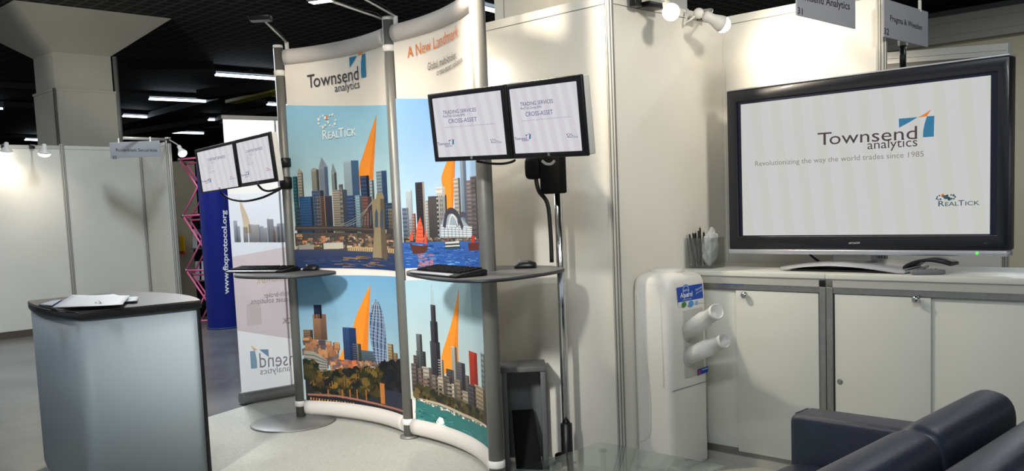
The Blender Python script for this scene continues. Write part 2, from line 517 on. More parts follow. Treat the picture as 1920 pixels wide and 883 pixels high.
class Print:
    """collects printed shapes on one surface; eps lifts each later layer a hair"""
    def __init__(s, surf, eps=0.0004, clip=None):
        s.S = surf; s.mb = MB(); s.eps = eps; s.clip = clip; s.k = 1; s.xf = lambda x, y: (x, y)
    def px(s, x, y): return s.S.st(*s.xf(x, y))
    def st_poly(s, poly, col, layer=None):
        """poly in surface coordinates; col an sRGB triple or a function (s,t) -> sRGB triple"""
        if s.clip:
            for k, v, less in s.clip: 
                poly = clip_half(poly, k, v, less)
                if len(poly) < 3: return
        tris = []
        lo = min(p[0] for p in poly); hi = max(p[0] for p in poly)
        if hi - lo > s.S.max:
            tr = triangulate(poly) if len(poly) > 4 else [(0, 1, 2)] + ([(0, 2, 3)] if len(poly) == 4 else [])
            pieces = [[poly[i] for i in t] for t in tr]
            n = int(math.ceil((hi - lo) / s.S.max))
            for pc in pieces:
                for k in range(n):
                    a = lo + (hi - lo) * k / n; b = lo + (hi - lo) * (k + 1) / n
                    q = clip_half(pc, 0, a, False)
                    if len(q) > 2: q = clip_half(q, 0, b, True)
                    if len(q) > 2: tris.append(q)
        else:
            if len(poly) > 4: tris = [[poly[i] for i in t] for t in triangulate(poly)]
            else: tris = [poly]
        off = s.eps * (s.k if layer is None else layer)
        for q in tris:
            cs = [lin(col(*p)) if callable(col) else lin(col) for p in q]
            s.mb.add([s.S.to3(p[0], p[1], off) for p in q], [tuple(range(len(q)))], 0, cs)
    def poly(s, pts, col, layer=None): s.st_poly([s.px(*p) for p in pts], col, layer)
    def grid(s, s0, s1, t0, t1, col, ns=24, nt=10, layer=None):
        for i in range(ns):
            for j in range(nt):
                a = s0 + (s1 - s0) * i / ns; b = s0 + (s1 - s0) * (i + 1) / ns; c = t0 + (t1 - t0) * j / nt; d = t0 + (t1 - t0) * (j + 1) / nt
                s.st_poly([(a, c), (b, c), (b, d), (a, d)], col, layer)
    def line(s, pts, w, col, layer=None):
        P = [s.px(*p) for p in pts]
        for a, b in zip(P[:-1], P[1:]):
            dx, dy = b[0] - a[0], b[1] - a[1]; L = math.hypot(dx, dy) or 1; nx, ny = -dy / L * w / 2, dx / L * w / 2
            s.st_poly([(a[0] + nx, a[1] + ny), (b[0] + nx, b[1] + ny), (b[0] - nx, b[1] - ny), (a[0] - nx, a[1] - ny)], col, layer)
    def disc(s, x, y, r, col, n=12, layer=None, rx=1.0):
        c = s.px(x, y); s.st_poly([(c[0] + rx * r * math.cos(2 * PI * k / n), c[1] + r * math.sin(2 * PI * k / n)) for k in range(n)], col, layer)
    def text(s, txt, bl, br, tl, col, weight=0.0, layer=None):
        """bl / br: baseline start and end, tl: cap-height point above the start (image points)"""
        vs, fs, w, x0 = glyphs(txt, weight)
        a = s.px(*bl); b = s.px(*br); c = s.px(*tl)
        ux, uy = (b[0] - a[0]) / w, (b[1] - a[1]) / w
        h = CAPH; vy = (c[1] - a[1]) / h; vx = 0.0
        off = s.eps * (s.k if layer is None else layer)
        pts = [s.S.to3(a[0] + ux * (x - x0) + vx * y, a[1] + uy * (x - x0) + vy * y, off) for x, y in vs]
        s.mb.add(pts, fs, 0, [lin(col)] * len(pts))

_gl = {}
def glyphs(txt, weight=0.0):
    key = (txt, weight)
    if key in _gl: return _gl[key]
    cu = bpy.data.curves.new('t', 'FONT'); cu.body = txt; cu.size = 1.0; cu.resolution_u = 3; cu.offset = weight; cu.fill_mode = 'FRONT'
    ob = bpy.data.objects.new('t', cu); COL.objects.link(ob)
    dg = bpy.context.evaluated_depsgraph_get()
    me = ob.evaluated_get(dg).to_mesh()
    vs = [(v.co.x, v.co.y) for v in me.vertices]; fs = [tuple(p.vertices) for p in me.polygons]
    ob.evaluated_get(dg).to_mesh_clear()
    bpy.data.objects.remove(ob); bpy.data.curves.remove(cu)
    x0 = min(v[0] for v in vs); x1 = max(v[0] for v in vs)
    _gl[key] = (vs, fs, x1 - x0, x0)
    return _gl[key]
_v = glyphs('T')[0]
CAPH = max(v[1] for v in _v)
NAVY = (62, 58, 72); TEAL = (40, 125, 165); ORANGE = (235, 135, 40)

# ================================================================== SETTING
WY_A, WX_B, WY_C = 3.82, -3.0, 4.9          # store-room front, its side, back wall of the stand
WTOP = 2.5
mb = MB(); mb.add([(-45, -12, 0), (14, -12, 0), (14, 45, 0), (-45, 45, 0)], [(0, 1, 2, 3)])
struct('floor', mb, 'hall_floor')
mb = MB(); mb.prism([(-4.15, -3.0), (3.2, -3.0), (3.2, WY_C + 0.1), (-6.86, WY_C + 0.1), (-6.25, 3.16), (-5.78, 1.8)], 0.0, 0.008)
struct('floor_carpet', mb, 'carpet')
mb = MB(); mb.add([(-45, -12, 4.3), (14, -12, 4.3), (14, 45, 4.3), (-45, 45, 4.3)], [(3, 2, 1, 0)])
struct('ceiling', mb, 'ceiling')
mb = MB(); mb.box(-45, 14, 40, 40.2, 0, 4.3); struct('wall_far', mb, 'duct')
mb = MB(); mb.box(-40, -39.8, -12, 40, 0, 4.3); struct('wall_far_left', mb, 'duct')

def wall_run(name, A, B, top=WTOP, m='panel', rail='alu', thick=0.02, joints=(), face_rail=0.045):
    """panel between two posts A-B with top and bottom aluminium rails, one setting object"""
    A = Vector((A[0], A[1], 0)); B = Vector((B[0], B[1], 0)); u = (B - A).normalized(); L = (B - A).length
    n = Vector((-u.y, u.x, 0))
    if n.dot(-A) < 0: n = -n
    mb = MB()
    mb.obox(A - n * thick, u * L, n * thick, Vector((0, 0, top - face_rail)), 0)
    mb.obox(A - n * (thick + 0.006) + Vector((0, 0, top - face_rail)), u * L, n * (thick + 0.010), Vector((0, 0, face_rail)), 2)
    mb.obox(A - n * thick + Vector((0, 0, top - face_rail - 0.003)), u * L, n * (thick + 0.0015), Vector((0, 0, 0.003)), 1)
    return struct(name, mb, [m, 'alu_dark', m if rail == 'same' else rail])

def post(name, x, y, z0=0.0, z1=WTOP + 0.01, r=0.023):
    mb = MB()
    pts = [(x + r * math.cos(PI / 8 + k * PI / 4), y + r * math.sin(PI / 8 + k * PI / 4)) for k in range(8)]
    mb.prism(pts, z0, z1, 0)
    for k in range(8):      # slot in each face
        a = k * PI / 4 + PI / 4
        c = Vector((x + r * 0.925 * math.cos(a), y + r * 0.925 * math.sin(a), 0)); t = Vector((-math.sin(a), math.cos(a), 0)); o = Vector((math.cos(a), math.sin(a), 0))
        mb.obox(c - t * r * 0.13, t * r * 0.26, o * 0.0012, Vector((0, 0, z1)) - Vector((0, 0, z0)) if z0 == 0 else Vector((0, 0, z1 - z0)), 1)
    return struct(name, mb, ['alu', 'alu_dark'])

wall_run('wall_store', (-5.0, WY_A), (WX_B - 0.02, WY_A), rail='same')
wall_run('wall_side', (WX_B, WY_A + 0.02), (WX_B, WY_C), rail='same')
wall_run('wall_back', (WX_B, WY_C), (-2.07, WY_C), rail='same')
post('trim_1', WX_B, WY_A)
post('trim_2', -2.05, WY_C - 0.004)
mb = MB(); mb.box(WX_B, WX_B + 0.012, WY_C - 0.012, WY_C, 0, WTOP - 0.01); struct('trim_3', mb, 'panel')
post('trim_4', -4.02, WY_A - 0.0, r=0.02)

# pale clad hall column rising from the store room
c = atd(1029, 20, 6.7); xl = aty(927, 20, c.y).x; yr = atx(1289, 20, c.x).y
mb = MB(); mb.box(xl, c.x, c.y, yr, 0, 4.3)
struct('wall_column_clad', mb, 'column_light', bevel=0.004)
mb = MB(); mb.box(xl + 0.1, xl + 0.104, c.y - 0.002, c.y, 1.5, 4.3); struct('trim_5', mb, 'alu_mid')

# neighbouring stand on the right: panel with a top rail
pa = atz(1661.8, 98.7, 2.5); pb = atz(1889, 81, 2.5); u = (pb - pa).normalized(); pa0 = pa - u * 0.35
n = Vector((-u.y, u.x, 0)); n = n if n.dot(-pa) > 0 else -n
mb = MB(); mb.obox(Vector((pa0.x, pa0.y, 0)) - n * 0.02, u * (pb - pa0).length, n * 0.02, Vector((0, 0, 2.33))); struct('wall_neighbour', mb, 'panel_far')
mb = MB()
o = Vector((pa0.x, pa0.y, 2.34)); L = (pb - pa0).length
mb.obox(o - n * 0.03, u * L, n * 0.045, Vector((0, 0, 0.07)), 1)
mb.obox(o - n * 0.03 + Vector((0, 0, 0.07)), u * L, n * 0.06, Vector((0, 0, 0.035)), 0)
mb.obox(o - n * 0.03 + Vector((0, 0, 0.108)), u * L, n * 0.055, Vector((0, 0, 0.05)), 0)
struct('trim_6', mb, ['alu', 'alu_dark'])
post('trim_7', pb.x, pb.y, z1=2.5)

# hall wall with siding far on the right
HY = atz(1738, 30, 4.0).y
zs = aty(1738, 88, HY).z
mb = MB(); mb.box(-9.5, 3, HY, HY + 0.2, 0, zs); struct('wall_hall', mb, 'beige')
mb = MB(); mb.box(-9.5, 3, HY - 0.15, HY, zs, 3.93); struct('wall_siding', mb, 'siding')
mb = MB(); mb.box(-9.5, 3, HY - 0.18, HY, 3.93, 4.0); struct('trim_8', mb, 'beam')

# left-hand stand across the aisle
def ld(px, D): v = atd(px, 400, D); return Vector((v.x, v.y, 0))
LP = ld(126, 12.3); LTOP = 2.46
lp0 = LP + Vector((0, -2.6, 0)); lp1 = LP + Vector((0, 1.0, 0)); lp2 = lp1 + Vector((0.98, 0, 0))
k = ld(273, 13.3); lp1 = Vector((LP.x, k.y, 0)); lp1.x = LP.x
lp1 = LP + (ld(273, 13.25) - LP); lp2 = lp1 + (ld(325, 12.3) - lp1)
wall_run('wall_aisle', lp0, LP, top=LTOP, m='panel_far', rail='alu')
wall_run('wall_aisle_middle', LP, lp1, top=LTOP, m='panel_far', rail='same')
wall_run('wall_aisle_end', lp1, lp2, top=LTOP, m='panel_far', rail='same')
post('trim_9', LP.x, LP.y, z1=LTOP + 0.02, r=0.03)
post('trim_10', lp2.x, lp2.y, z1=LTOP + 0.05, r=0.04)
post('trim_11', lp1.x + 0.02, lp1.y - 0.02, z1=LTOP, r=0.016)
mb = MB(); mb.obox(lp0 + Vector((0, 0, 0)), LP - lp0, Vector((0.03, 0, 0)), Vector((0, 0, 0.09))); struct('baseboard_aisle', mb, 'skirting')
# rail over the name board
mb = MB(); mb.tube([lp2 + Vector((0, 0, LTOP + 0.02)), lp2 + (LP - lp1) * 0.55 + Vector((0, 0, LTOP + 0.02))], 0.02, 8); struct('trim_12', mb, 'alu')

# hall column with splayed head
cx, cy = ld(121, 12.95).x, ld(121, 12.95).y
cw, cd = 0.80, 0.86                     # along -X, along +Y
mb = MB()
def rectz(z, e, e2=0.0): return [(cx + e, cy - e, z), (cx + e, cy + cd + e, z), (cx - cw - e, cy + cd + e, z), (cx - cw - e, cy - e, z)]
zl, zc = 3.30, 3.80
mb.loft([[Vector(p) for p in rectz(0, 0.0)], [Vector(p) for p in rectz(zl, 0.0)]], smooth=False)
mb.loft([[Vector(p) for p in rectz(zl, -0.03)], [Vector(p) for p in rectz(zc, -0.03)], [Vector(p) for p in rectz(4.3, 0.62)]], smooth=False)
mb.loft([[Vector(p) for p in rectz(zl - 0.03, 0.012)], [Vector(p) for p in rectz(zl, 0.012)]], smooth=False)
struct('wall_column', mb, 'column')
mb = MB(); mb.tube([(cx + 0.01, cy - 0.0, 0), (cx + 0.01, cy, zl)], 0.022, 8); struct('trim_13', mb, 'alu_mid')
mb = MB(); mb.tube([(cx - 0.01, cy + cd + 0.02, 1.8), (cx - 0.01, cy + cd + 0.02, zc)], 0.035, 8); struct('trim_14', mb, 'alu_dark')

# pale wall glimpsed beyond the aisle stand
a = ld(322, 15.0); b = ld(366, 15.0)
mb = MB(); mb.obox(a, b - a, Vector((0, 0.05, 0)), Vector((0, 0, 2.35))); struct('wall_beyond', mb, 'beige')

# beams and cable tray under the ceiling
def beam(name, p, q, z, w, h, m):
    A = atz(p[0], p[1], z); B = atz(q[0], q[1], z); u = (B - A).normalized(); v = Vector((-u.y, u.x, 0))
    mb = MB(); mb.obox(A - v * w / 2, B - A, v * w, Vector((0, 0, h))); return struct(name, mb, m)
beam('trim_15', (230, 236), (420, 186), 4.12, 0.25, 0.15, 'beam')
beam('trim_16', (230, 256), (545, 205), 4.12, 0.25, 0.15, 'beam')
beam('trim_17', (380, 186), (545, 166), 4.05, 0.35, 0.2, 'duct')
beam('trim_18', (240, 128), (400, 128), 4.15, 0.2, 0.12, 'duct')
beam('trim_19', (0, 166), (90, 170), 4.15, 0.3, 0.12, 'beam')
beam('trim_20', (0, 200), (90, 206), 4.15, 0.3, 0.12, 'beam')
beam('trim_21', (240, 262), (420, 232), 4.1, 0.3, 0.15, 'duct')
A = atz(433, 194, 4.0); B = atz(545, 168, 4.0)
mb = MB(); u = (B - A).normalized(); v = Vector((-u.y, u.x, 0))
for s_ in (-0.14, 0.14): mb.obox(A + v * s_, B - A, v * 0.03, Vector((0, 0, 0.07)))
L = (B - A).length
for k in range(int(L / 0.25)): mb.obox(A + u * (k * 0.25) - v * 0.14, u * 0.07, v * 0.28, Vector((0, 0, 0.03)))
tag(mb.build('cable_tray', mat('yellow_green_tray', (150, 140, 52), 0.5)), 'yellowish ladder cable tray under the dark ceiling', 'cable tray')

# ================================================================== CEILING LAMPS
def fluorescent(p, q, label, z=4.15):
    A = atz(p[0], p[1], z); B = atz(q[0], q[1], z); u = (B - A).normalized(); v = Vector((-u.y, u.x, 0)); L = (B - A).length
    t = thing('fluorescent_light', label, 'ceiling light', (A + B) / 2, 'fluorescent tubes under the hall ceiling')
    mb = MB(); mb.tube([A + u * 0.03, B - u * 0.03], 0.028, 8); mb.build('tube', 'tube_glow', t)
    mb = MB(); mb.obox(A - v * 0.11 + Vector((0, 0, 0.05)), u * L, v * 0.22, Vector((0, 0, 0.04)))
    mb.obox(A - v * 0.03 + Vector((0, 0, 0.0)), u * 0.03, v * 0.06, Vector((0, 0, 0.05)))
    mb.obox(B - u * 0.03 - v * 0.03, u * 0.03, v * 0.06, Vector((0, 0, 0.05)))
    mb.obox((A + B) / 2 - v * 0.02 + Vector((0, 0, 0.09)), u * 0.04, v * 0.04, Vector((0, 0, 4.3 - z - 0.09)))
    mb.build('housing', 'beam', t)
    return t
fluorescent((401, 139.4), (535, 149), 'longest fluorescent tube, its right end behind the silver pole top')
fluorescent((277, 185), (390, 190), 'fluorescent tube right of the column, second highest')
fluorescent((228, 217), (286, 220), 'short-looking fluorescent tube emerging from behind the column')
fluorescent((299, 247.5), (383, 250), 'lowest fluorescent tube right of the column')
fluorescent((389, 224), (450, 227), 'fluorescent tube cut off by the top of the translucent banner')
fluorescent((499, 195), (560, 199), 'fluorescent tube peeping out left of the silver pole')
fluorescent((45, 261.5), (110, 264), 'fluorescent tube left of the column above the aisle stand')
fluorescent((890, 11), (935, 22), 'fluorescent tube between the right silver pole and the pale column')
fluorescent((-60, 203), (8, 203), 'fluorescent tube at the left edge of the photo')

# ================================================================== CURVED DISPLAY WALL
P1 = atz(565, 785, 0); P2 = atz(768, 822, 0); P3 = atz(933, 908, 0)
PZ = 2.60
A1 = Arc(P1, P2, 0.11); A2 = Arc(P2, P3, 0.11)
disp = thing('curved_display_wall', 'curved two-panel display of city skyline banners on three silver poles', 'display stand', (P2.x, P2.y, 0))
for i, (P, r, zt) in enumerate(((P1, 0.033, 2.58), (P2, 0.034, 2.60), (P3, 0.041, 2.95))):
    mb = MB()
    mb.lathe([(r, 0.012), (r, zt)], (P.x, P.y, 0), 28)
    po = mb.build('pole', 'silver_pole', disp)
    for z in (0.112, zt - 0.17 if i < 2 else 2.70):
        mb = MB(); mb.lathe([(r + 0.001, z - 0.02), (r + 0.005, z - 0.016), (r + 0.005, z + 0.016), (r + 0.001, z + 0.02)], (P.x, P.y, 0), 28)
        mb.build('collar', 'white_plastic2', po)
    mb = MB(); mb.lathe([(r * 0.97, zt), (r * 1.03, zt + 0.001), (r * 1.03, zt + 0.012), (r * 0.9, zt + 0.02)], (P.x, P.y, 0), 28); mb.build('cap', 'white_plastic', po)
    mb = MB()
    rb = 0.29 if i == 0 else 0.06
    if i == 0: mb.lathe([(rb, 0.008), (rb, 0.016), (rb - 0.006, 0.02), (0.03, 0.02)], (P.x + 0.09, P.y - 0.12, 0), 48)
    else: mb.lathe([(rb, 0.008), (rb, 0.02), (0.03, 0.022)], (P.x, P.y, 0), 32)
    mb.build('base_plate', 'plate_grey', disp)

def roll(arc, z, r, name, sq=1.0, s0=0.05, s1=0.05):
    mb = MB(); rings = []
    N = 20; K = 16
    for i in range(N + 1):
        s = s0 + (arc.L - s0 - s1) * i / N
        ring = []
        for k in range(K):
            a = 2 * PI * k / K
            ring.append(arc.to3(s, z + r * math.sin(a), r * 0.75 * math.cos(a)))
        rings.append(ring)
    mb.loft(rings)
    return mb.build(name, 'fabric_white', disp)
def bracket(arc, s, z, flip):
    """chrome half-ring clip between a pole and the end of a sleeve"""
    mb = MB()
    c = arc.to3(s, z, 0); d = (arc.to3(s + 0.01, z, 0) - arc.to3(s, z, 0)).normalized()
    mb.tube([c + Vector((0, 0, 0.05 * math.sin(a))) + d * (flip * 0.03 * math.cos(a)) for a in [(-PI / 2 + PI * k / 8) for k in range(9)]], 0.008, 8)
    return mb.build('clip', 'chrome', disp)
for arc in (A1, A2):
    roll(arc, 2.515, 0.052, 'top_sleeve'); roll(arc, 0.085, 0.052, 'bottom_sleeve')
    for s, fl in ((0.05, -1), (arc.L - 0.05, 1)):
        bracket(arc, s, 2.515, fl); bracket(arc, s, 0.085, fl)

TZ0, TZ1 = 0.125, 2.475
def panel_print(arc):
    pr = Print(arc, 0.0007, clip=[(0, 0.042, False), (0, arc.L - 0.042, True), (1, TZ0, False), (1, TZ1, True)])
    return pr
def mixc(a, b, t): t = max(0, min(1, t)); return tuple(a[i] + (b[i] - a[i]) * t for i in range(3))
def shade(c, k): return tuple(max(0, min(255, v * k)) for v in c)

def band(pr, top, bot, ct, cb, n=14, layer=1):
    """photo area between two lines given by image points; colours blend from ct to cb downwards"""
    a, b = pr.px(*top[0]), pr.px(*top[1]); c, d = pr.px(*bot[0]), pr.px(*bot[1])
    L = pr.S.L
    def at(p, q, s): return p[1] + (q[1] - p[1]) * (s - p[0]) / (q[0] - p[0])
    K = 44
    for i in range(K):
        s0, s1 = L * i / K, L * (i + 1) / K
        for j in range(n):
            def tt(s, f): return at(a, b, s) + (at(c, d, s) - at(a, b, s)) * f
            q = [(s0, tt(s0, j / n)), (s1, tt(s1, j / n)), (s1, tt(s1, (j + 1) / n)), (s0, tt(s0, (j + 1) / n))]
            f0, f1 = j / n, (j + 1) / n
            cs = [mixc(ct, cb, f0)] * 2 + [mixc(ct, cb, f1)] * 2
            off = pr.eps * layer
            pr.mb.add([pr.S.to3(p[0], max(TZ0, min(TZ1, p[1])), off) for p in q], [(0, 1, 2, 3)], 0, [lin(x) for x in cs])

def tower(pr, x0, x1, yt, yb, col, side=0.0, scol=None, win=None, rows=0, cols=0, roof=None, layer=3):
    """a printed skyscraper: x0-x1, top yt, foot yb (image points in the current crop frame)"""
    a = pr.px(x0, yt); b = pr.px(x1, yt); f = pr.px((x0 + x1) / 2, yb)
    s0, s1 = a[0], b[0]; t1 = (a[1] + b[1]) / 2; t0 = f[1]
    if s1 < s0: s0, s1 = s1, s0
    hz = lambda c_, k0: (lambda s_, t_: shade(c_, k0 * (0.66 + 0.34 * max(0, min(1, (t_ - t0) / max(1e-4, t1 - t0))))))
    pr.st_poly([(s0, t0), (s1, t0), (s1, t1), (s0, t1)], hz(col, 0.96), layer)
    e = s1 - (s1 - s0) * side
    if side:
        pr.st_poly([(e, t0), (s1, t0), (s1, t1 - (t1 - t0) * 0.01), (e, t1)], hz(scol or shade(col, 0.5), 0.92), layer + 0.3)
    if rows or cols:
        wc = hz(win or shade(col, 0.78), 0.92)
        for r in range(rows):
            z = t0 + (t1 - t0) * (r + 0.35) / rows
            pr.st_poly([(s0 + (e - s0) * 0.04, z), (e - (e - s0) * 0.04, z), (e - (e - s0) * 0.04, z + (t1 - t0) / rows * 0.42), (s0 + (e - s0) * 0.04, z + (t1 - t0) / rows * 0.42)], wc, layer + 0.4)
        for c_ in range(cols):
            x = s0 + (e - s0) * (c_ + 0.3) / cols
            pr.st_poly([(x, t0), (x + (e - s0) / cols * 0.4, t0), (x + (e - s0) / cols * 0.4, t1 - (t1 - t0) * 0.03), (x, t1 - (t1 - t0) * 0.03)], wc, layer + 0.5)
    if roof:
        p = pr.px(*roof); pr.st_poly([(s0, t1), (s1, t1), p], shade(col, 0.9), layer + 0.1)

def blobs(pr, poly_fn, n, r0, r1, cols, layer, seed, squash=0.7):
    rd = random.Random(seed)
    for i in range(n):
        x, y = poly_fn(rd)
        c = pr.px(x, y); r = rd.uniform(r0, r1); col = shade(rd.choice(cols), rd.uniform(0.5, 0.95)); m = rd.randint(5, 8); ph = rd.uniform(0, 6)
        pr.st_poly([(c[0] + r * rd.uniform(0.7, 1.1) * math.cos(ph + 2 * PI * k / m), c[1] + r * squash * rd.uniform(0.7, 1.1) * math.sin(ph + 2 * PI * k / m)) for k in range(m)], col, layer + (i % 7) * 0.05)
def bits(pr, x0, x1, yfn, h, n, w0, w1, h0, h1, cols, layer, seed):
    """small printed blocks (houses, quays, ripples) along a line y = yfn(x)"""
    rd = random.Random(seed)
    for i in range(n):
        x = rd.uniform(x0, x1); y = yfn(x) + rd.uniform(0, h)
        c = pr.px(x, y); w = rd.uniform(w0, w1); hh = rd.uniform(h0, h1)
        pr.st_poly([(c[0] - w / 2, c[1] - hh / 2), (c[0] + w / 2, c[1] - hh / 2), (c[0] + w / 2, c[1] + hh / 2), (c[0] - w / 2, c[1] + hh / 2)], shade(rd.choice(cols), rd.uniform(0.8, 1.15)), layer + (i % 9) * 0.05)

def wordmark(pr, tb, te, tt, ink, w, lift):
    wt = glyphs('T', w)[2]; wr = glyphs('ownsend', w)[2]; tot = wt + wr - 0.09
    L = lambda f: (tb[0] + (te[0] - tb[0]) * f, tb[1] + (te[1] - tb[1]) * f)
    hh = (tt[0] - tb[0], tt[1] - tb[1])
    for s_, f0, f1 in (('T', 0, wt / tot), ('ownsend', (wt - 0.09) / tot, 1)):
        p = L(f0); pr.text(s_, p, L(f1), (p[0] + hh[0], p[1] + hh[1]), ink, w, lift)
def townsend(pr, tb, te, tt, ab, ae, at_, left, orange, right, ink=NAVY, w=0.0, lift=6):
    wordmark(pr, tb, te, tt, ink, w, lift); pr.text('analytics', ab, ae, at_, ink, w, lift)
    pr.poly(left, TEAL, lift); pr.poly(right, TEAL, lift); pr.poly(orange, ORANGE, lift + 0.5)
def realtick(pr, b, e, t, dots, r, col, dotcol=None, w=0.01, lift=6, accent=ORANGE):
    """REALTICK in small capitals under a loop of dots"""
    def lerp(f): return (b[0] + (e[0] - b[0]) * f, b[1] + (e[1] - b[1]) * f)
    dh = (t[0] - b[0], t[1] - b[1])
    segs = (('R', 0, .15, 1), ('EAL', .165, .49, .76), ('T', .48, .63, 1), ('ICK', .655, 1.0, .76))
    for txt, f0, f1, k in segs:
        p = lerp(f0); q = lerp(f1); pr.text(txt, p, q, (p[0] + dh[0] * k, p[1] + dh[1] * k), col, w, lift)
    for i, (x, y, k) in enumerate(dots): pr.disc(x, y, r * k, accent if i == 0 else (dotcol or col), 10, lift)
def ring_dots(cx0, cy0, cx1, cy1, rx, ry, n=10, acc=(0, 0)):
    out = [(acc[0], acc[1], 1.3)]
    for i in range(n):
        a = 2 * PI * i / n; out.append((cx0 + rx * math.cos(a), cy0 + ry * math.sin(a), 0.5 + 0.5 * (i % 3) / 2)); out.append((cx1 + rx * math.cos(a), cy1 + ry * math.sin(a), 0.45 + 0.4 * ((i + 1) % 3) / 2))
    return out

WHITE = (232, 226, 216)
SAIL = (236, 142, 44); SAIL2 = (224, 126, 34)
def sail(pr, left, right, layer=2, c1=None, c2=None):
    """curved orange sail: two edge polylines from the tip down"""
    L = smooth_open(left, 5); Rr = smooth_open(right, 5)
    pr.poly(L + Rr[::-1], c1 or SAIL, layer)
    mid = [((a[0] * 0.25 + b[0] * 0.75), (a[1] * 0.25 + b[1] * 0.75)) for a, b in zip(left, right)] if len(left) == len(right) else None
    if mid: pr.poly(smooth_open(mid, 5) + Rr[::-1], c2 or SAIL2, layer + 0.3)

# ---------- left panel
pr = panel_print(A1)
pr.grid(0.04, A1.L - 0.04, TZ0, TZ1, WHITE, 44, 1, 0)
C5 = lambda x, y: (520 + x / 2.5975, 180 + y / 2.5975)
C6 = lambda x, y: (540 + x / 2.2475, 490 + y / 2.2475)
C1 = lambda x, y: (500 + x / 6.857, 60 + y / 6.857)
pr.xf = C5
band(pr, ((52, 45), (547, 43)), ((98, 838), (585, 852)), (146, 200, 226), (216, 214, 198), 16, 1)
sail(pr, [(484, 88), (455, 175), (424, 270), (400, 350), (397, 455)], [(484, 88), (479, 190), (474, 280), (470, 350), (466, 470)])
FB = 650
for a in ((74, 98, 392, (52, 122, 134), .3, None, None, 16, 0, None), (98, 124, 372, (196, 188, 170), .25, None, None, 20, 0, (106, 352)), (165, 202, 358, (172, 168, 156), .35, None, (120, 120, 116), 0, 5, (176, 350)),
          (203, 245, 345, (150, 160, 172), .4, (92, 110, 140), (110, 124, 146), 0, 5, (216, 298)), (263, 288, 372, (150, 160, 158), .4, None, None, 0, 4, (270, 325)),
          (321, 395, 314, (178, 196, 204), .5, (70, 104, 140), (150, 172, 186), 0, 6, None), (403, 447, 388, (46, 62, 96), .3, None, (70, 90, 120), 14, 0, None), (446, 470, 408, (170, 186, 192), .4, None, None, 16, 0, None),
          (481, 532, 364, (150, 166, 176), .5, (52, 78, 118), (118, 136, 150), 18, 0, None)):
    tower(pr, a[0], a[1], a[2], FB, a[3], a[4], a[5], a[6], a[7], a[8], a[9], 2.6)
for a in ((106, 172, 490, (66, 112, 158), .15, None, (44, 84, 132), 16, 6), (168, 226, 460, (96, 116, 136), .3, None, (66, 86, 112), 14, 5), (188, 266, 486, (196, 156, 116), .45, (60, 62, 78), (134, 98, 78), 22, 0), (268, 340, 456, (176, 166, 146), .28, (70, 82, 104), (136, 128, 116), 20, 0),
          (338, 380, 484, (72, 92, 130), .2, None, (50, 66, 104), 12, 0), (374, 412, 484, (152, 182, 192), .3, None, (120, 152, 168), 16, 0), (412, 460, 490, (140, 96, 82), .4, (70, 60, 70), (104, 74, 70), 12, 4), (525, 575, 520, (62, 82, 112), .2, None, None, 10, 0), (540, 580, 548, (188, 168, 126), .25, None, (140, 120, 92), 8, 4), (90, 112, 540, (60, 80, 96), 0, None, None, 8, 0), (300, 320, 430, (120, 124, 128), .2, None, None, 12, 0)):
    tower(pr, a[0], a[1], a[2], 690, a[3], a[4], a[5], a[6], a[7], a[8], None, 3.6)
pr.poly([(80, 668), (590, 672), (590, 775), (85, 760)], (78, 68, 60), 4.6)
bits(pr, 92, 585, lambda x: 676, 66, 230, .01, .05, .008, .022, [(120, 96, 74), (160, 132, 100), (90, 82, 80), (176, 160, 136), (70, 60, 56), (186, 120, 76), (60, 64, 72)], 4.7, 3)
pr.poly([(226, 716), (322, 712), (324, 742), (228, 746)], (190, 186, 170), 5.3); pr.poly([(105, 726), (180, 722), (180, 746), (106, 748)], (150, 146, 136), 5.3)
pr.poly([(345, 735), (585, 745), (585, 768), (345, 754)], (188, 160, 118), 5.2)
for k in range(22): pr.poly([(350 + k * 10.5, 738 + k * .4), (353 + k * 10.5, 738 + k * .4), (353 + k * 10.5, 758 + k * .4), (350 + k * 10.5, 757 + k * .4)], (90, 72, 58), 5.3)
band(pr, ((98, 748), (585, 772)), ((98, 838), (585, 852)), (58, 66, 92), (30, 50, 92), 6, 5.5)
bits(pr, 300, 540, lambda x: 772, 60, 60, .02, .08, .003, .008, [(150, 112, 62), (120, 96, 70), (60, 74, 104)], 5.7, 5)
bits(pr, 100, 580, lambda x: 775, 60, 70, .03, .1, .003, .006, [(44, 66, 110), (30, 44, 76), (70, 84, 116)], 5.7, 6)
# suspension bridge
for k in range(3):
    cpts = [(270 + k * 22, 640), (350 + k * 14, 612 + k * 4), (410 + k * 6, 574 + k * 2), (450, 536 - k * 2), (476, 505 - k * 4)]
    pr.line(smooth_open(cpts, 4), 0.0028, (150, 158, 156), 6.2)
for k in range(9): x = 345 + k * 14; pr.line([(x, 632), (x + 2, 622 - (k * k) * 1.05)], 0.004, (140, 148, 146), 6.1)
pr.poly([(88, 634), (300, 634), (502, 644), (502, 668), (300, 656), (88, 654)], (64, 58, 56), 6.4)
pr.poly([(88, 640), (300, 640), (502, 651), (502, 655), (300, 644), (88, 644)], (104, 88, 74), 6.6)
pr.poly([(534, 648), (590, 652), (590, 670), (534, 668)], (64, 58, 56), 6.4)
pr.poly([(462, 505), (484, 500), (486, 475), (518, 475), (524, 500), (528, 640), (542, 792), (468, 786), (474, 660)], (142, 128, 98), 6.8)
pr.poly([(504, 500), (524, 500), (528, 640), (542, 792), (512, 790), (506, 640)], (96, 84, 68), 6.9)
for x in (478, 503):
    pr.poly([(x, 640), (x + 1, 570), (x + 8, 545), (x + 15, 570), (x + 16, 640)], (66, 78, 92), 7.1)
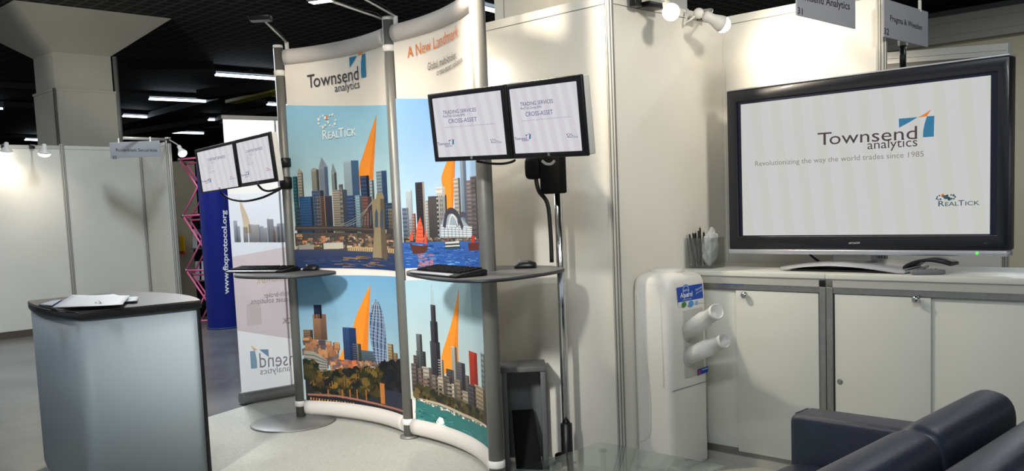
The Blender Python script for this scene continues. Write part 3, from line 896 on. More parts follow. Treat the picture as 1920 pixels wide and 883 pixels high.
# headline logo
pr.xf = C1
townsend(pr, (535, 723), (1192, 609), (535, 556), (885, 772), (1205, 716), (885, 672), [(1070, 330), (1168, 305), (1120, 385), (1078, 456)], [(1251, 185), (1213, 252), (1180, 300), (1235, 285)], [(1237, 285), (1276, 278), (1288, 575), (1228, 590), (1221, 480), (1225, 370)], lift=9)
pr.xf = C5
realtick(pr, (224, 212), (388, 190), (223, 168), ring_dots(221, 124, 268, 118, 19, 28, 9, (240, 105)), 0.011, (240, 240, 236), lift=9, w=0.012)
pr.text('TOWNSEND', (250, 160), (292, 154), (250, 155), (216, 226, 228), 0, 9)
# lower photo: river trees and towers
pr.xf = C6
band(pr, ((50, 62), (470, 66)), ((80, 588), (497, 632)), (112, 166, 202), (186, 200, 196), 12, 1)
sail(pr, [(347, 97), (318, 160), (290, 225), (272, 285), (250, 345), (232, 405)], [(347, 97), (345, 160), (342, 225), (340, 285), (338, 345), (337, 405)])
pr.poly([(236, 360), (213, 415), (236, 415)], SAIL, 2)
for a in ((108, 141, 183, 240, (34, 46, 86), .3, None, None, 0, 5), (104, 160, 222, 330, (176, 132, 98), .45, (140, 104, 84), (150, 110, 84), 0, 8), (64, 105, 288, 330, (150, 120, 96), .3, None, None, 4, 0), (230, 286, 279, 430, (52, 82, 130), .55, (34, 58, 104), None, 0, 3), (271, 308, 346, 440, (140, 138, 132), .35, None, (108, 108, 108), 10, 0), (309, 378, 378, 440, (66, 84, 100), 0, None, (90, 108, 120), 6, 8), (420, 444, 347, 440, (192, 168, 122), .3, None, (150, 128, 96), 8, 0), (440, 462, 385, 440, (168, 138, 96), .2, None, None, 5, 0)):
    tower(pr, a[0], a[1], a[2], a[3], a[4], a[5], a[6], a[7], a[8], a[9], None, 2.8)
bits(pr, 66, 210, lambda x: 322 + (x - 66) * .2, 110, 120, .02, .06, .02, .05, [(170, 116, 76), (140, 98, 76), (190, 140, 96), (108, 86, 80), (90, 80, 84)], 3.2, 11)
pr.poly([(68, 375), (110, 380), (165, 415), (168, 462), (70, 470)], (150, 146, 134), 3.8)
for k in range(5): pr.line([(70, 392 + k * 16), (110, 396 + k * 16), (164, 420 + k * 9)], 0.008, (92, 92, 92), 3.9)
bits(pr, 190, 300, lambda x: 420, 36, 70, .02, .05, .012, .03, [(176, 92, 58), (190, 130, 86), (140, 90, 70), (110, 90, 90)], 3.9, 12)
bits(pr, 300, 480, lambda x: 425, 26, 60, .02, .05, .012, .03, [(150, 106, 76), (110, 90, 80), (170, 140, 106)], 3.9, 13)
# bullet-shaped glass tower
gl = [(370, 162), (356, 182), (349, 225), (346, 270), (350, 330), (362, 390), (374, 432)]; gr = [(372, 162), (388, 185), (402, 230), (411, 290), (416, 350), (418, 400), (417, 434)]
GL = smooth_open(gl, 4); GR = smooth_open(gr, 4)
pr.poly(GL + GR[::-1], (82, 104, 138), 4.2)
for k in range(-6, 14):
    pl = []
    for f in [i / 10 for i in range(11)]:
        t = k / 12 + f * 0.55
        yy = 1 - f
        i = min(int(yy * (len(GL) - 1)), len(GL) - 1)
        u = (t % 1.0) if 0 <= t <= 1 else None
        if u is not None: pl.append((GL[i][0] + (GR[i][0] - GL[i][0]) * t, GL[i][1] + (GR[i][1] - GL[i][1]) * t))
    if len(pl) > 1:
        pr.line(pl, 0.010 if k % 3 == 0 else 0.004, (44, 58, 92) if k % 3 == 0 else (178, 190, 200), 4.4)
for k in range(1, 20):
    i = int(k / 20 * (len(GL) - 1)); pr.line([GL[i], GR[i]], 0.003, (160, 176, 190), 4.5)
pr.poly([(346, 215), (350, 300), (364, 390), (376, 432), (382, 432), (366, 330), (356, 230)], (70, 92, 128), 4.3)
# trees, quay
pr.poly([(72, 470), (500, 455), (500, 650), (80, 600)], (34, 36, 40), 4.8)
blobs(pr, lambda r: (r.uniform(72, 118), r.uniform(425, 488)), 60, .02, .05, [(52, 58, 34), (84, 78, 40), (36, 44, 32)], 4.9, 21)
blobs(pr, lambda r: (r.uniform(115, 300), r.uniform(462, 560)), 260, .018, .05, [(64, 60, 30), (110, 86, 36), (38, 42, 30), (140, 106, 46), (28, 32, 30)], 5.0, 22)
blobs(pr, lambda r: (r.uniform(280, 395), r.uniform(455, 560)), 170, .018, .05, [(56, 54, 30), (96, 84, 38), (34, 38, 30), (120, 98, 44)], 5.0, 23)
blobs(pr, lambda r: (r.uniform(392, 498), r.uniform(430, 560)), 150, .02, .05, [(22, 26, 32), (30, 34, 38), (40, 42, 44)], 5.0, 24)
for x in (170, 230, 262, 292, 330): pr.line([(x, 540), (x + 3, 585)], 0.012, (150, 96, 44), 5.5)
pr.poly([(388, 512), (408, 515), (412, 602), (394, 598)], (176, 110, 54), 5.6)
pr.poly([(410, 540), (500, 560), (500, 640), (414, 604)], (40, 44, 58), 5.5)
pr.line([(84, 560), (200, 566), (330, 590), (420, 612), (500, 636)], 0.014, (150, 100, 86), 5.8)
pr.poly([(82, 566), (200, 572), (330, 596), (420, 618), (500, 642), (500, 670), (82, 610)], (26, 26, 34), 5.7)
for k in range(16): pr.poly([(95 + k * 12, 572 + k * 1.5), (101 + k * 12, 572 + k * 1.6), (101 + k * 12, 582 + k * 1.8), (95 + k * 12, 582 + k * 1.7)], (150, 104, 50) if k % 3 else (190, 140, 80), 5.9)
panel_left = pr.mb.build('banner', 'print', disp, label='left fabric banner printed with a bridge skyline above and a riverside skyline below')

# ---------- right panel
pr = panel_print(A2)
pr.grid(0.04, A2.L - 0.04, TZ0, TZ1, WHITE, 44, 1, 0)
pr.xf = C5
band(pr, ((592, 13), (735, 13)), ((622, 836), (975, 836)), (138, 186, 246), (206, 222, 232), 16, 1)
sail(pr, [(866, 175), (852, 250), (822, 330), (800, 400), (812, 470), (826, 560)], [(868, 175), (868, 250), (866, 330), (864, 400), (860, 470), (856, 575)])
for a in ((625, 656, 458, (206, 212, 214), .2, (170, 180, 190), (176, 186, 192), 0, 4), (655, 674, 572, (186, 134, 112), .3, None, None, 10, 0), (672, 715, 420, (48, 44, 50), .2, (176, 164, 150), (64, 60, 66), 20, 0), (608, 640, 545, (116, 128, 146), .2, None, None, 8, 0), (636, 662, 600, (150, 150, 150), .2, None, None, 8, 0), (722, 736, 508, (206, 196, 184), .2, None, None, 14, 0), (735, 782, 488, (74, 70, 72), .1, None, (104, 98, 96), 0, 6), (772, 816, 444, (230, 226, 216), .3, (190, 190, 186), (206, 204, 196), 12, 0), (781, 824, 482, (84, 84, 90), .1, None, (112, 112, 116), 0, 6), (858, 890, 398, (206, 200, 190), .3, None, (166, 162, 158), 16, 0), (886, 914, 232, (170, 186, 200), .5, (110, 126, 148), (140, 158, 178), 0, 3), (914, 975, 408, (150, 138, 138), .2, None, (120, 110, 114), 16, 0), (940, 985, 390, (122, 116, 124), .2, None, None, 14, 0)):
    tower(pr, a[0], a[1], a[2], 710, a[3], a[4], a[5], a[6], a[7], a[8], None, 3)
# domed exhibition hall on the shore
pr.poly([(792, 640), (812, 590), (840, 562), (868, 560), (905, 600), (940, 640), (955, 700), (792, 704)], (146, 158, 170), 4)
for k in range(6): pr.line([(800, 630 + k * 12), (950, 640 + k * 10)], 0.007, (206, 212, 214), 4.2)
for k in range(7): pr.line([(815 + k * 18, 640), (817 + k * 18, 700)], 0.006, (78, 84, 96), 4.3)
pr.line(smooth_open([(815, 640), (826, 575), (850, 558), (880, 580), (905, 645)], 6), 0.035, (60, 60, 72), 4.4)
pr.line(smooth_open([(880, 640), (890, 590), (905, 576), (920, 585)], 6), 0.03, (76, 76, 86), 4.4)
pr.line(smooth_open([(835, 640), (845, 590), (858, 580), (876, 610), (885, 650)], 6), 0.012, (206, 208, 206), 4.5)
pr.poly([(606, 694), (985, 690), (985, 716), (606, 716)], (64, 62, 60), 4.6)
bits(pr, 610, 980, lambda x: 690, 20, 110, .012, .05, .006, .014, [(96, 92, 84), (46, 50, 44), (150, 140, 120), (120, 76, 60)], 4.7, 31)
band(pr, ((606, 714), (985, 708)), ((622, 838), (985, 836)), (52, 92, 156), (36, 82, 158), 8, 5)
bits(pr, 620, 980, lambda x: 725, 100, 220, .02, .07, .003, .006, [(70, 116, 184), (30, 66, 130), (96, 140, 196), (40, 84, 150)], 5.2, 32)
bits(pr, 690, 760, lambda x: 770, 60, 50, .02, .05, .004, .008, [(176, 110, 100), (150, 104, 120)], 5.3, 33)
pr.poly([(820, 712), (888, 706), (892, 738), (822, 742)], (196, 198, 192), 5.6); pr.line([(820, 724), (892, 720)], 0.01, (52, 60, 62), 5.8); pr.line([(818, 740), (895, 736)], 0.012, (40, 62, 66), 5.8)
pr.poly([(932, 716), (985, 712), (985, 752), (936, 754)], (92, 40, 36), 5.6); pr.poly([(948, 680), (962, 680), (964, 716), (950, 716)], (186, 44, 34), 5.6)
# red-sailed junk
pr.poly([(644, 712), (660, 724), (718, 730), (738, 726), (732, 752), (715, 766), (664, 768)], (84, 46, 36), 6)
pr.poly(smooth_open([(698, 588), (682, 640), (676, 712)], 5) + [(714, 716), (712, 640)], (222, 92, 60), 6.2)
for k in range(6): pr.line([(694 - k * 3.2, 610 + k * 19), (706 + k * 1.4, 612 + k * 19)], 0.004, (160, 56, 40), 6.3)
pr.poly([(657, 648), (646, 690), (648, 704), (664, 706), (663, 680)], (206, 80, 54), 6.2)
pr.poly([(724, 640), (717, 690), (718, 718), (732, 722), (730, 680)], (206, 80, 54), 6.2)
C3b = lambda x, y: (680 + x / 8.0, y / 8.0)
C4 = lambda x, y: (480 + x / 3.68, y / 3.68)
pr.xf = C3b
pr.text('A New Landmark', (684, 876), (1446, 548), (684, 706), (232, 128, 48), -0.004, 9)
pr.xf = C4
pr.text('Global, multi-broker,', (1192, 488), (1391, 400), (1192, 436), (92, 82, 72), -0.004, 9)
pr.text('cross-asset solutions.', (1254, 523), (1434, 424), (1254, 480), (92, 82, 72), -0.004, 9)
pr.xf = C6
band(pr, ((500, 80), (808, 80)), ((550, 592), (835, 800)), (158, 192, 206), (196, 200, 190), 12, 1)
sail(pr, [(719, 117), (704, 200), (680, 292), (650, 388), (646, 435), (660, 475)], [(719, 117), (719, 200), (717, 290), (717, 350), (718, 400), (720, 440)])
rnd = lambda *c: c
for a in ((540, 564, 306, 440, (120, 124, 126), .35, None, None, 0, 3), (541, 580, 378, 470, (104, 110, 114), .3, None, None, 8, 0), (529, 552, 396, 470, (96, 84, 84), .3, None, None, 6, 0),
          (601, 621, 183, 480, (74, 72, 82), .4, None, None, 0, 2), (600, 630, 252, 480, (70, 70, 80), .4, None, None, 0, 3), (599, 640, 338, 480, (66, 66, 76), .35, (46, 48, 58), (86, 86, 94), 0, 4)):
    tower(pr, a[0], a[1], a[2], a[3], a[4], a[5], a[6], a[7], a[8], a[9], None, 2.8)
pr.line([(605, 183), (604, 96)], 0.007, (170, 176, 176), 2.7); pr.line([(612, 183), (612, 120)], 0.005, (170, 176, 176), 2.7)
for a in ((688, 711, 358, 560, (196, 192, 178), .35, None, (150, 150, 146), 0, 3), (632, 656, 412, 540, (210, 204, 190), .3, None, (170, 164, 156), 12, 0), (710, 746, 426, 560, (88, 86, 96), .4, (54, 56, 68), (112, 108, 112), 12, 0), (763, 796, 382, 570, (204, 66, 46), .35, (160, 46, 34), (170, 54, 40), 0, 5), (667, 700, 455, 540, (88, 80, 82), .3, None, None, 8, 0), (812, 830, 388, 560, (150, 160, 160), .3, None, None, 8, 0), (745, 764, 480, 560, (120, 112, 106), .3, None, None, 8, 0)):
    tower(pr, a[0], a[1], a[2], a[3], a[4], a[5], a[6], a[7], a[8], a[9], None, 3)
for a in ((545, 570, 450, (120, 104, 98)), (566, 606, 445, (180, 172, 158)), (600, 632, 478, (130, 118, 108)), (628, 665, 490, (186, 172, 148)), (660, 690, 485, (110, 96, 92)), (672, 712, 515, (200, 190, 168)), (705, 735, 500, (150, 132, 112)), (730, 770, 548, (170, 158, 140)), (760, 792, 520, (84, 80, 86)), (788, 835, 530, (176, 160, 130)), (560, 600, 490, (140, 110, 92)), (608, 650, 520, (120, 104, 92)), (520, 548, 430, (110, 100, 98))):
    tower(pr, a[0], a[1], a[2], a[2] + 120, a[3], .3, None, None, 7, 0, None, 3.8)
shore = lambda x: 522 + (x - 545) * 0.42
pr.poly([(538, 525), (600, 548), (700, 575), (780, 610), (840, 648), (840, 700), (700, 620), (540, 582)], (62, 60, 40), 4.8)
blobs(pr, lambda r: (lambda x: (x, shore(x) + r.uniform(0, 42)))(r.uniform(542, 835)), 240, .015, .04, [(70, 66, 40), (92, 84, 50), (48, 50, 36), (110, 92, 56)], 5, 41)
pr.poly([(548, 574), (640, 596), (740, 640), (840, 692), (840, 702), (740, 652), (640, 606), (548, 584)], (176, 160, 134), 5.4)
bits(pr, 552, 835, lambda x: 576 + (x - 552) * .40, 10, 90, .01, .03, .004, .012, [(210, 206, 196), (150, 130, 104), (90, 96, 90)], 5.5, 42)
K6 = [(545, 584), (640, 606), (740, 652), (845, 706), (845, 830), (545, 640), ]
pr.poly([(540, 582), (640, 606), (740, 652), (850, 706), (850, 900), (700, 800), (540, 700)], (46, 108, 106), 5.3)
bits(pr, 550, 835, lambda x: 610 + (x - 552) * .45, 90, 160, .02, .07, .003, .007, [(62, 128, 124), (36, 90, 90), (80, 144, 136)], 5.6, 43)
pr.poly([(626, 676), (640, 655), (655, 660), (662, 682), (648, 688), (630, 684)], (226, 228, 224), 6); pr.poly([(650, 682), (668, 690), (696, 712), (676, 714), (648, 696)], (150, 190, 188), 5.9)
panel_right = pr.mb.build('banner', 'print', disp, label='right fabric banner printed with a harbour skyline above and a lakeside skyline below')

# ---------- arm lamps clipped to the top of the display wall
def arm_lamp(base, head, aim, label, lit, power, cone=140):
    base = Vector(base); head = Vector(head)
    t = thing('arm_spotlight', label, 'spotlight', base, 'arm spotlights over the curved display')
    d = (head - base).normalized()
    mb = MB(); mb.tube([base + Vector((0, 0, 0.03)), base * 0.75 + head * 0.25 + Vector((0, 0, 0.03)), head + Vector((0, 0, 0.02))], [0.007, 0.006, 0.006], 8); mb.build('arm', 'alu', t)
    mb = MB(); mb.box(base.x - 0.011, base.x + 0.011, base.y - 0.011, base.y + 0.011, base.z - 0.04, base.z + 0.035); mb.build('clamp', 'white_plastic2', t, bevel=0.004)
    sd = d.cross(Vector((0, 0, 1))).normalized()
    mb = MB(); mb.obox(head - sd * 0.07 - d * 0.02, sd * 0.14, d * 0.07, Vector((0, 0, 0.03))); hd = mb.build('lamp_head', 'black_plastic' if not lit else 'grey_plastic', t, bevel=0.008)
    a = (Vector(aim) - head).normalized()
    mb = MB(); q = head + Vector((0, 0, -0.003)); mb.obox(q - sd * 0.06 - d * 0.01, sd * 0.12, d * 0.05, Vector((0, 0, 0.002))); mb.build('bulb', 'bulb_glow' if lit else 'black_plastic', hd)
    mb = MB(); mb.tube([base + Vector((0, 0, 0.035)), base + d * 0.1 + Vector((0, 0, 0.055)), base + d * 0.3 + Vector((0, 0, 0.04)), head + Vector((0, 0, 0.03))], 0.003, 6); mb.build('cable', 'cable', t)
    light('lamp_beam', 'SPOT', head + Vector((0, 0, -0.03)) + a * 0.03, power, WARM, parent=t, target=aim, spot_size=math.radians(cone), spot_blend=1.0, shadow_soft_size=0.05)
    return t
b1 = A1.to3(0.07, 2.58, 0); b2 = A1.to3(A1.L - 0.05, 2.58, 0); b3 = A2.to3(0.07, 2.58, 0)
h1 = atd(490, 40, (CAM_M @ np.array([b1.x, b1.y, b1.z - CAM_H]))[2] - 0.55)
h2 = atd(604, 4, (CAM_M @ np.array([b2.x, b2.y, b2.z - CAM_H]))[2] - 0.65)
h3 = atd(600, -40, (CAM_M @ np.array([b3.x, b3.y, b3.z - CAM_H]))[2] - 0.45)
arm_lamp(b1, h1, (-6.2, 3.6, 1.2), 'arm spotlight with a black head over the left silver pole', False, 9, 150)
arm_lamp(b2, h2, A1.to3(0.75, 0.4, 0), 'arm spotlight with a bright head left of the middle silver pole', True, 25)
arm_lamp(b3, h3, A2.to3(0.6, 0.3, 0), 'arm spotlight just right of the middle silver pole, its head out of frame', True, 21)
b4 = A2.to3(A2.L - 0.22, 2.60, 0)  # lamp out of view, assumed from the cooler's shadow on the cabinets
arm_lamp(b4, Vector((-3.55, 2.93, 2.78)), (-2.3, 3.7, 1.2), 'assumed arm spotlight at the top of the right silver pole, above the frame', True, 115, 150)

# ================================================================== WORK SHELVES
def shelf(label, outline, z, pole, r):
    t = thing('display_shelf', label, 'shelf', (pole.x, pole.y, z - 0.03), 'grey shelves clamped to the display poles')
    mb = MB(); mb.prism(outline, z - 0.004, z, 0); mb.build('top', 'table_grey', t)
    mb = MB(); mb.prism([(p[0] , p[1]) for p in outline], z - 0.017, z - 0.004, 0, smooth=True); mb.build('edge', 'edge_dark', t)
    mb = MB(); mb.lathe([(r + 0.001, z - 0.05), (r + 0.006, z - 0.046), (r + 0.006, z - 0.022), (r + 0.03, z - 0.017)], (pole.x, pole.y, 0), 28); mb.build('bracket', 'alu_mid', t)
    return t
ZR, ZL = 1.12, 1.06
outR = [tuple(atz(x, y, ZR)[:2]) for x, y in ((762, 510), (776, 514), (815, 520), (860, 523.5), (905, 523.5), (950, 520.5), (1000, 514), (1036, 508.5), (1055, 504), (1058, 501.5), (1046, 500), (1034, 498), (985, 497.2), (925, 498.3), (860, 500), (800, 503), (770, 506))]
outL = [tuple(atz(x, y, ZL)[:2]) for x, y in ((439, 514), (446, 517), (480, 518.5), (530, 518), (580, 515), (620, 511), (630, 508.5), (615, 506.5), (570, 504), (530, 503.5), (490, 505.5), (450, 510))]
shelfR = shelf('grey half-moon shelf on the right silver pole, reaching the chrome pole', smooth_closed(outR, 6), ZR, P3, 0.041)
shelfL = shelf('grey half-moon shelf on the left silver pole under the content services monitors', smooth_closed(outL, 6), ZL, P1, 0.033)

# ---------- keyboards and mice
def make_keyboard(loc, rz, label):
    t = thing('keyboard', label, 'keyboard', loc, 'keyboards on the display shelves', (0, 0, rz))
    W, D = 0.49, 0.17
    mb = MB()
    prof = [(-D / 2 - 0.005, 0.002), (-D / 2 - 0.005, 0.012), (-D / 2 + 0.03, 0.018), (D / 2 - 0.02, 0.034), (D / 2, 0.030), (D / 2, 0.002)]
    mb.extr([(-W / 2, y, z) for y, z in prof], (W, 0, 0)); mb.build('case', 'black_plastic', t, local=True, bevel=0.004)
    mb = MB()
    mb.extr([(-W / 2 + 0.01, y, z) for y, z in ((-D / 2 - 0.008, 0.008), (-D / 2 - 0.008, 0.015), (-D / 2 + 0.018, 0.0185), (-D / 2 + 0.018, 0.012))], (W - 0.07, 0, 0)); mb.build('silver_rim', 'tv_silver', t, local=True, bevel=0.002)
    mb = MB()
    for r in range(6):
        y = -D / 2 + 0.034 + r * 0.0205; zb = 0.018 + (y + D / 2 - 0.03) * 0.014 / 0.12 
        x = -W / 2 + 0.012
        while x < W / 2 - 0.03:
            w = 0.1 if (r == 0 and -0.14 < x < -0.05) else 0.0165
            gap = 0.014 if (0.075 < x < 0.095 or 0.135 < x < 0.152) else 0.0025
            mb.hexa([(x, y, zb), (x + w, y, zb), (x + w, y + 0.0165, zb + .002), (x, y + 0.0165, zb + .002), (x + .002, y + .002, zb + 0.009), (x + w - .002, y + .002, zb + 0.009), (x + w - .002, y + 0.0145, zb + 0.011), (x + .002, y + 0.0145, zb + 0.011)], 0 if (r + int(x * 50)) % 7 else 0)
            x += w + gap
    mb.build('keys', 'black_matte', t, local=True)
    return t
def make_mouse(loc, rz, label):
    t = thing('computer_mouse', label, 'mouse', loc, 'mice on the display shelves', (0, 0, rz))
    mb = MB(); rings = []
    for i in range(13):
        y = -0.058 + 0.116 * i / 12; f = max(0.0, 1 - (y / 0.060) ** 4) ** 0.5; h = 0.008 + 0.032 * max(0, 1 - ((y + 0.012) / 0.075) ** 2)
        w = 0.031 * f + 0.002
        rings.append([Vector((w * math.cos(a), y, max(0.001, h * max(0, math.sin(a)) ** 0.7))) if math.sin(a) > 0 else Vector((w * 0.95 * math.cos(a), y, 0.001)) for a in [2 * PI * k / 20 for k in range(20)]])
    mb.loft(rings); mb.build('body', 'black_plastic', t, local=True)
    mb = MB(); mb.lathe([(0.006, -0.003), (0.008, 0), (0.006, 0.003)], (0, 0.03, 0.036), 14, axis=(1, 0, 0)); mb.build('wheel', 'grey_plastic', t, local=True)
    return t
kc = (atz(765, 511, ZR) + atz(880, 516, ZR)) / 2
def ang(p, q): d = q - p; return math.atan2(d.y, d.x)
kR = make_keyboard(Vector((-3.44, 3.03, ZR)), math.radians(-13), 'black and silver keyboard on the right shelf below the trading services monitors')
mc = atz(985, 502.5, ZR); make_mouse(Vector((mc.x, mc.y, ZR)), math.radians(118), 'black mouse on the right shelf near the chrome pole')
kl = atz(500, 510.5, ZL)
kL = make_keyboard(Vector((kl.x - 0.06, kl.y, ZL)), math.radians(20), 'black keyboard on the left shelf under the content services monitors')
ml = atz(583, 507, ZL); make_mouse(Vector((ml.x, ml.y, ZL)), math.radians(118), 'black mouse on the left shelf in front of the skyline banner')
q = atz(554, 507.5, ZL)
mb = MB(); mb.superell((q.x, q.y, ZL + 0.012), (0.045, 0.03, 0.012), 0.6, 0.8, 8, 20)
tag(move_origin(mb.build('cable_puck', 'black_plastic'), (q.x, q.y, ZL)), 'small flat black puck between keyboard and mouse on the left shelf', 'puck')

# ---------- monitors
def make_monitor(plane, quad, inner, label, group, content, xf):
    """quad / inner: outer and lit corners TL TR BR BL in image points"""
    P = [plane.st(*p) for p in quad]; I = [plane.st(*p) for p in inner]
    u0, u1 = (P[0][0] + P[3][0]) / 2, (P[1][0] + P[2][0]) / 2; w0, w1 = (P[2][1] + P[3][1]) / 2, (P[0][1] + P[1][1]) / 2
    a0, a1 = (I[0][0] + I[3][0]) / 2, (I[1][0] + I[2][0]) / 2; c0, c1 = (I[2][1] + I[3][1]) / 2, (I[0][1] + I[1][1]) / 2
    U, W, N = plane.U, plane.W, plane.N
    t = thing('monitor', label, 'monitor', plane.to3((u0 + u1) / 2, w0, -0.03), group)
    T = lambda a, b, d: plane.to3(a, b, d)
    # bezel ring
    mb = MB()
    ro = [(u0, w0), (u1, w0), (u1, w1), (u0, w1)]; ri = [(a0, c0), (a1, c0), (a1, c1), (a0, c1)]
    vs = [T(*p, 0.0) for p in ro] + [T(*p, 0.0) for p in ri] + [T(*p, -0.016) for p in ro] + [T(*p, -0.006) for p in ri]
    fs = []
    for i in range(4):
        j = (i + 1) % 4
        fs += [(i, j, 4 + j, 4 + i), (8 + i, 8 + j, j, i), (4 + i, 4 + j, 12 + j, 12 + i)]
    fs.append((11, 10, 9, 8)); mb.add(vs, fs); mb.build('bezel', 'black_plastic', t, bevel=0.004)
    # back shell
    mb = MB(); e = 0.004
    r1 = [T(*p, -0.0165) for p in ((u0 + e, w0 + e), (u1 - e, w0 + e), (u1 - e, w1 - e), (u0 + e, w1 - e))]
    r2 = [T(*p, -0.055) for p in ((u0 + e, w0 + e), (u1 - e, w0 + e), (u1 - e, w1 - e), (u0 + e, w1 - e))]
    r3 = [T(*p, -0.075) for p in ((u0 + .08, w0 + .06), (u1 - .08, w0 + .06), (u1 - .08, w1 - .06), (u0 + .08, w1 - .06))]
    mb.loft([r1, r2, r3], smooth=False); mb.build('back_shell', 'white_plastic2', t, bevel=0.004)
    # lit screen
    sp = Plane(plane.to3(0, 0, -0.004), U, W)
    pr = Print(sp, 0.0002, clip=[(0, a0, False), (0, a1, True), (1, c0, False), (1, c1, True)])
    pr.st_poly([(a0, c0), (a1, c0), (a1, c1), (a0, c1)], (226, 224, 230), 0)
    for k in range(7):      # faint slanted bands of the slide background
        x = a0 + (a1 - a0) * (0.02 + k * 0.15)
        pr.st_poly([(x, c1), (x + 0.035, c1), (x + 0.09, c0), (x + 0.055, c0)], (219, 214, 222), 1)
    pr.clip = None
    pr.xf = xf; content(pr)
    pr.mb.build('screen', 'screen', t)
    m = MB(); cx_ = (u0 + u1) / 2
    m.add([T(cx_ - .008, w0 + .007, .0006), T(cx_ + .008, w0 + .007, .0006), T(cx_ + .008, w0 + .021, .0006), T(cx_ - .008, w0 + .021, .0006)], [(0, 1, 2, 3)]); m.build('badge', 'grey_plastic', t)
    return t, (u0, u1, w0, w1)
C7 = lambda x, y: (740 + x / 2.1026, 120 + y / 2.1026)
C3 = lambda x, y: (320 + x / 2.944, 220 + y / 2.944)
q = quad_pts([(800.9, 176), (1089.6, 138), (1101.5, 293.6), (815, 304.5)], 0.335)
PLR = Plane(q[3], q[2] - q[3], q[0] - q[3])
q = quad_pts([(364.8, 280.5), (506, 245.5), (517.7, 340.6), (376, 362.7)], 0.325)
PLL = Plane(q[3], q[2] - q[3], q[0] - q[3])
SL = (62, 54, 108); SL2 = (98, 88, 140)
def sl_left(pr):
    pr.text('TRADING SERVICES', (191, 199), (322, 186), (191, 185), SL, 0.0, 3); pr.text('RealTick Global EMS', (192, 211.5), (278, 204.5), (192, 202), SL, 0, 3)
    pr.text('CROSS-ASSET', (213, 234), (325, 225), (213, 218), SL2, 0.004, 3); pr.text('Seamlessly trade equities, options, futures, FX, ETFs and bonds from a single platform.', (198, 252), (396, 236.5), (198, 247.5), (150, 146, 168), 0, 3)
    townsend(pr, (170, 321), (219, 319), (170, 309), (199, 327), (228, 325), (199, 320), [(213, 300), (225, 298), (214, 307)], [(230, 292), (222, 299), (228, 299)], [(228, 298), (234, 297), (234, 317), (227, 318)], SL, 0.004, 3)
    realtick(pr, (382, 312), (423, 311), (382, 304), [(386, 296, 1.2), (380, 299, 1), (391, 300, 1), (395, 297, .8), (399, 301, .9), (384, 301, .7)], 0.0028, SL, None, 0.006, 3)
def sl_right(pr):
    pr.text('TRADING SERVICES', (496, 167), (625, 153), (496, 152), SL, 0, 3); pr.text('RealTick Global EMS', (497, 180), (580, 173), (497, 170.5), SL, 0, 3)
    pr.text('CROSS-ASSET', (517, 207), (625, 197), (517, 190), SL2, 0.004, 3); pr.text('Seamlessly trade equities, options, futures, FX, ETFs and bonds from a single platform.', (500, 227), (698, 208), (500, 222.5), (150, 146, 168), 0, 3)
    townsend(pr, (474, 300), (522, 298), (474, 289), (502, 305), (531, 302.5), (502, 298), [(516, 279), (528, 277), (517, 286)], [(533, 270), (525, 277), (531, 277)], [(531, 276), (537, 275), (537, 295), (530, 296)], SL, 0.004, 3)
    realtick(pr, (682, 291), (724, 290), (682, 282), [(686, 274, 1.2), (680, 278, 1), (691, 279, 1), (695, 275, .8), (699, 280, .9)], 0.0028, SL, None, 0.006, 3)
def ls_a(pr):
    pr.text('CONTENT SERVICES', (203, 243), (302, 223), (202, 229), SL, 0.004, 3)
    for i, (tx, w) in enumerate((('Data, Charts, News', 38), ('Research & Analytics', 36), ('Risk', 12), ('Portfolio', 18), ('Reports', 17), ('Scanners', 18), ('Order', 13), ('Custom Content', 34), ('Workflow', 22))):
        y = 252 + i * 7.4; pr.text(tx, (206 + i * .6, y), (206 + i * .6 + w, y - w * .2), (206, y - 4), (120, 116, 136), 0, 3)
    townsend(pr, (172, 361), (214, 352), (172, 350), (193, 366), (215, 361), (193, 360), [(204, 342), (215, 339), (205, 349)], [(219, 331), (211, 340), (217, 339)], [(217, 339), (222, 337), (223, 357), (217, 359)], SL, 0.004, 3)
    realtick(pr, (328, 344), (358, 338), (328, 336), [(334, 326, 1.2), (329, 328, 1), (338, 331, 1)], 0.004, SL2, None, 0.004, 3)
def ls_b(pr):
    pr.text('CONTENT SERVICES', (416, 198), (507, 176), (415, 184), SL, 0.004, 3)
    for i, (tx, w) in enumerate((('Data, Charts, News', 36), ('Research & Analytics', 34), ('Risk', 12), ('Portfolio', 18), ('Reports', 17), ('Scanners', 18), ('Order', 13), ('Custom Content', 32), ('Workflow', 22))):
        y = 207 + i * 7.5; pr.text(tx, (421 + i * .6, y), (421 + i * .6 + w, y - w * .22), (421, y - 4), (120, 116, 136), 0, 3)
    townsend(pr, (388, 327), (430, 318), (388, 316), (411, 332), (432, 327), (411, 326), [(416, 302), (426, 299), (417, 309)], [(430, 291), (422, 300), (428, 299)], [(428, 299), (432, 297), (433, 317), (428, 319)], SL, 0.004, 3)
    realtick(pr, (529, 297), (557, 291), (529, 289), [(535, 279, 1.2), (530, 281, 1), (539, 284, 1)], 0.004, SL2, None, 0.004, 3)
f7 = lambda L: [C7(*p) for p in L]; f3 = lambda L: [C3(*p) for p in L]
GM = 'dual monitors on the display shelves'
mo1, e1 = make_monitor(PLR, f7([(128, 118), (434, 82), (467, 372), (158, 388)]), f7([(147, 138), (415, 103), (440, 355), (170, 370)]), 'left monitor of the large trading services pair on the right shelf', GM, sl_left, C7)
mo2, e2 = make_monitor(PLR, f7([(438, 80), (735, 38), (760, 365), (471, 372)]), f7([(450, 100), (713, 68), (738, 340), (473, 355)]), 'right monitor of the large trading services pair, near the chrome pole', GM, sl_right, C7)
mo3, e3 = make_monitor(PLL, f3([(132, 178), (350, 130), (383, 386), (165, 420)]), f3([(143, 193), (340, 150), (370, 385), (175, 408)]), 'left monitor of the small content services pair, before the blue roll banner', GM, ls_a, C3)
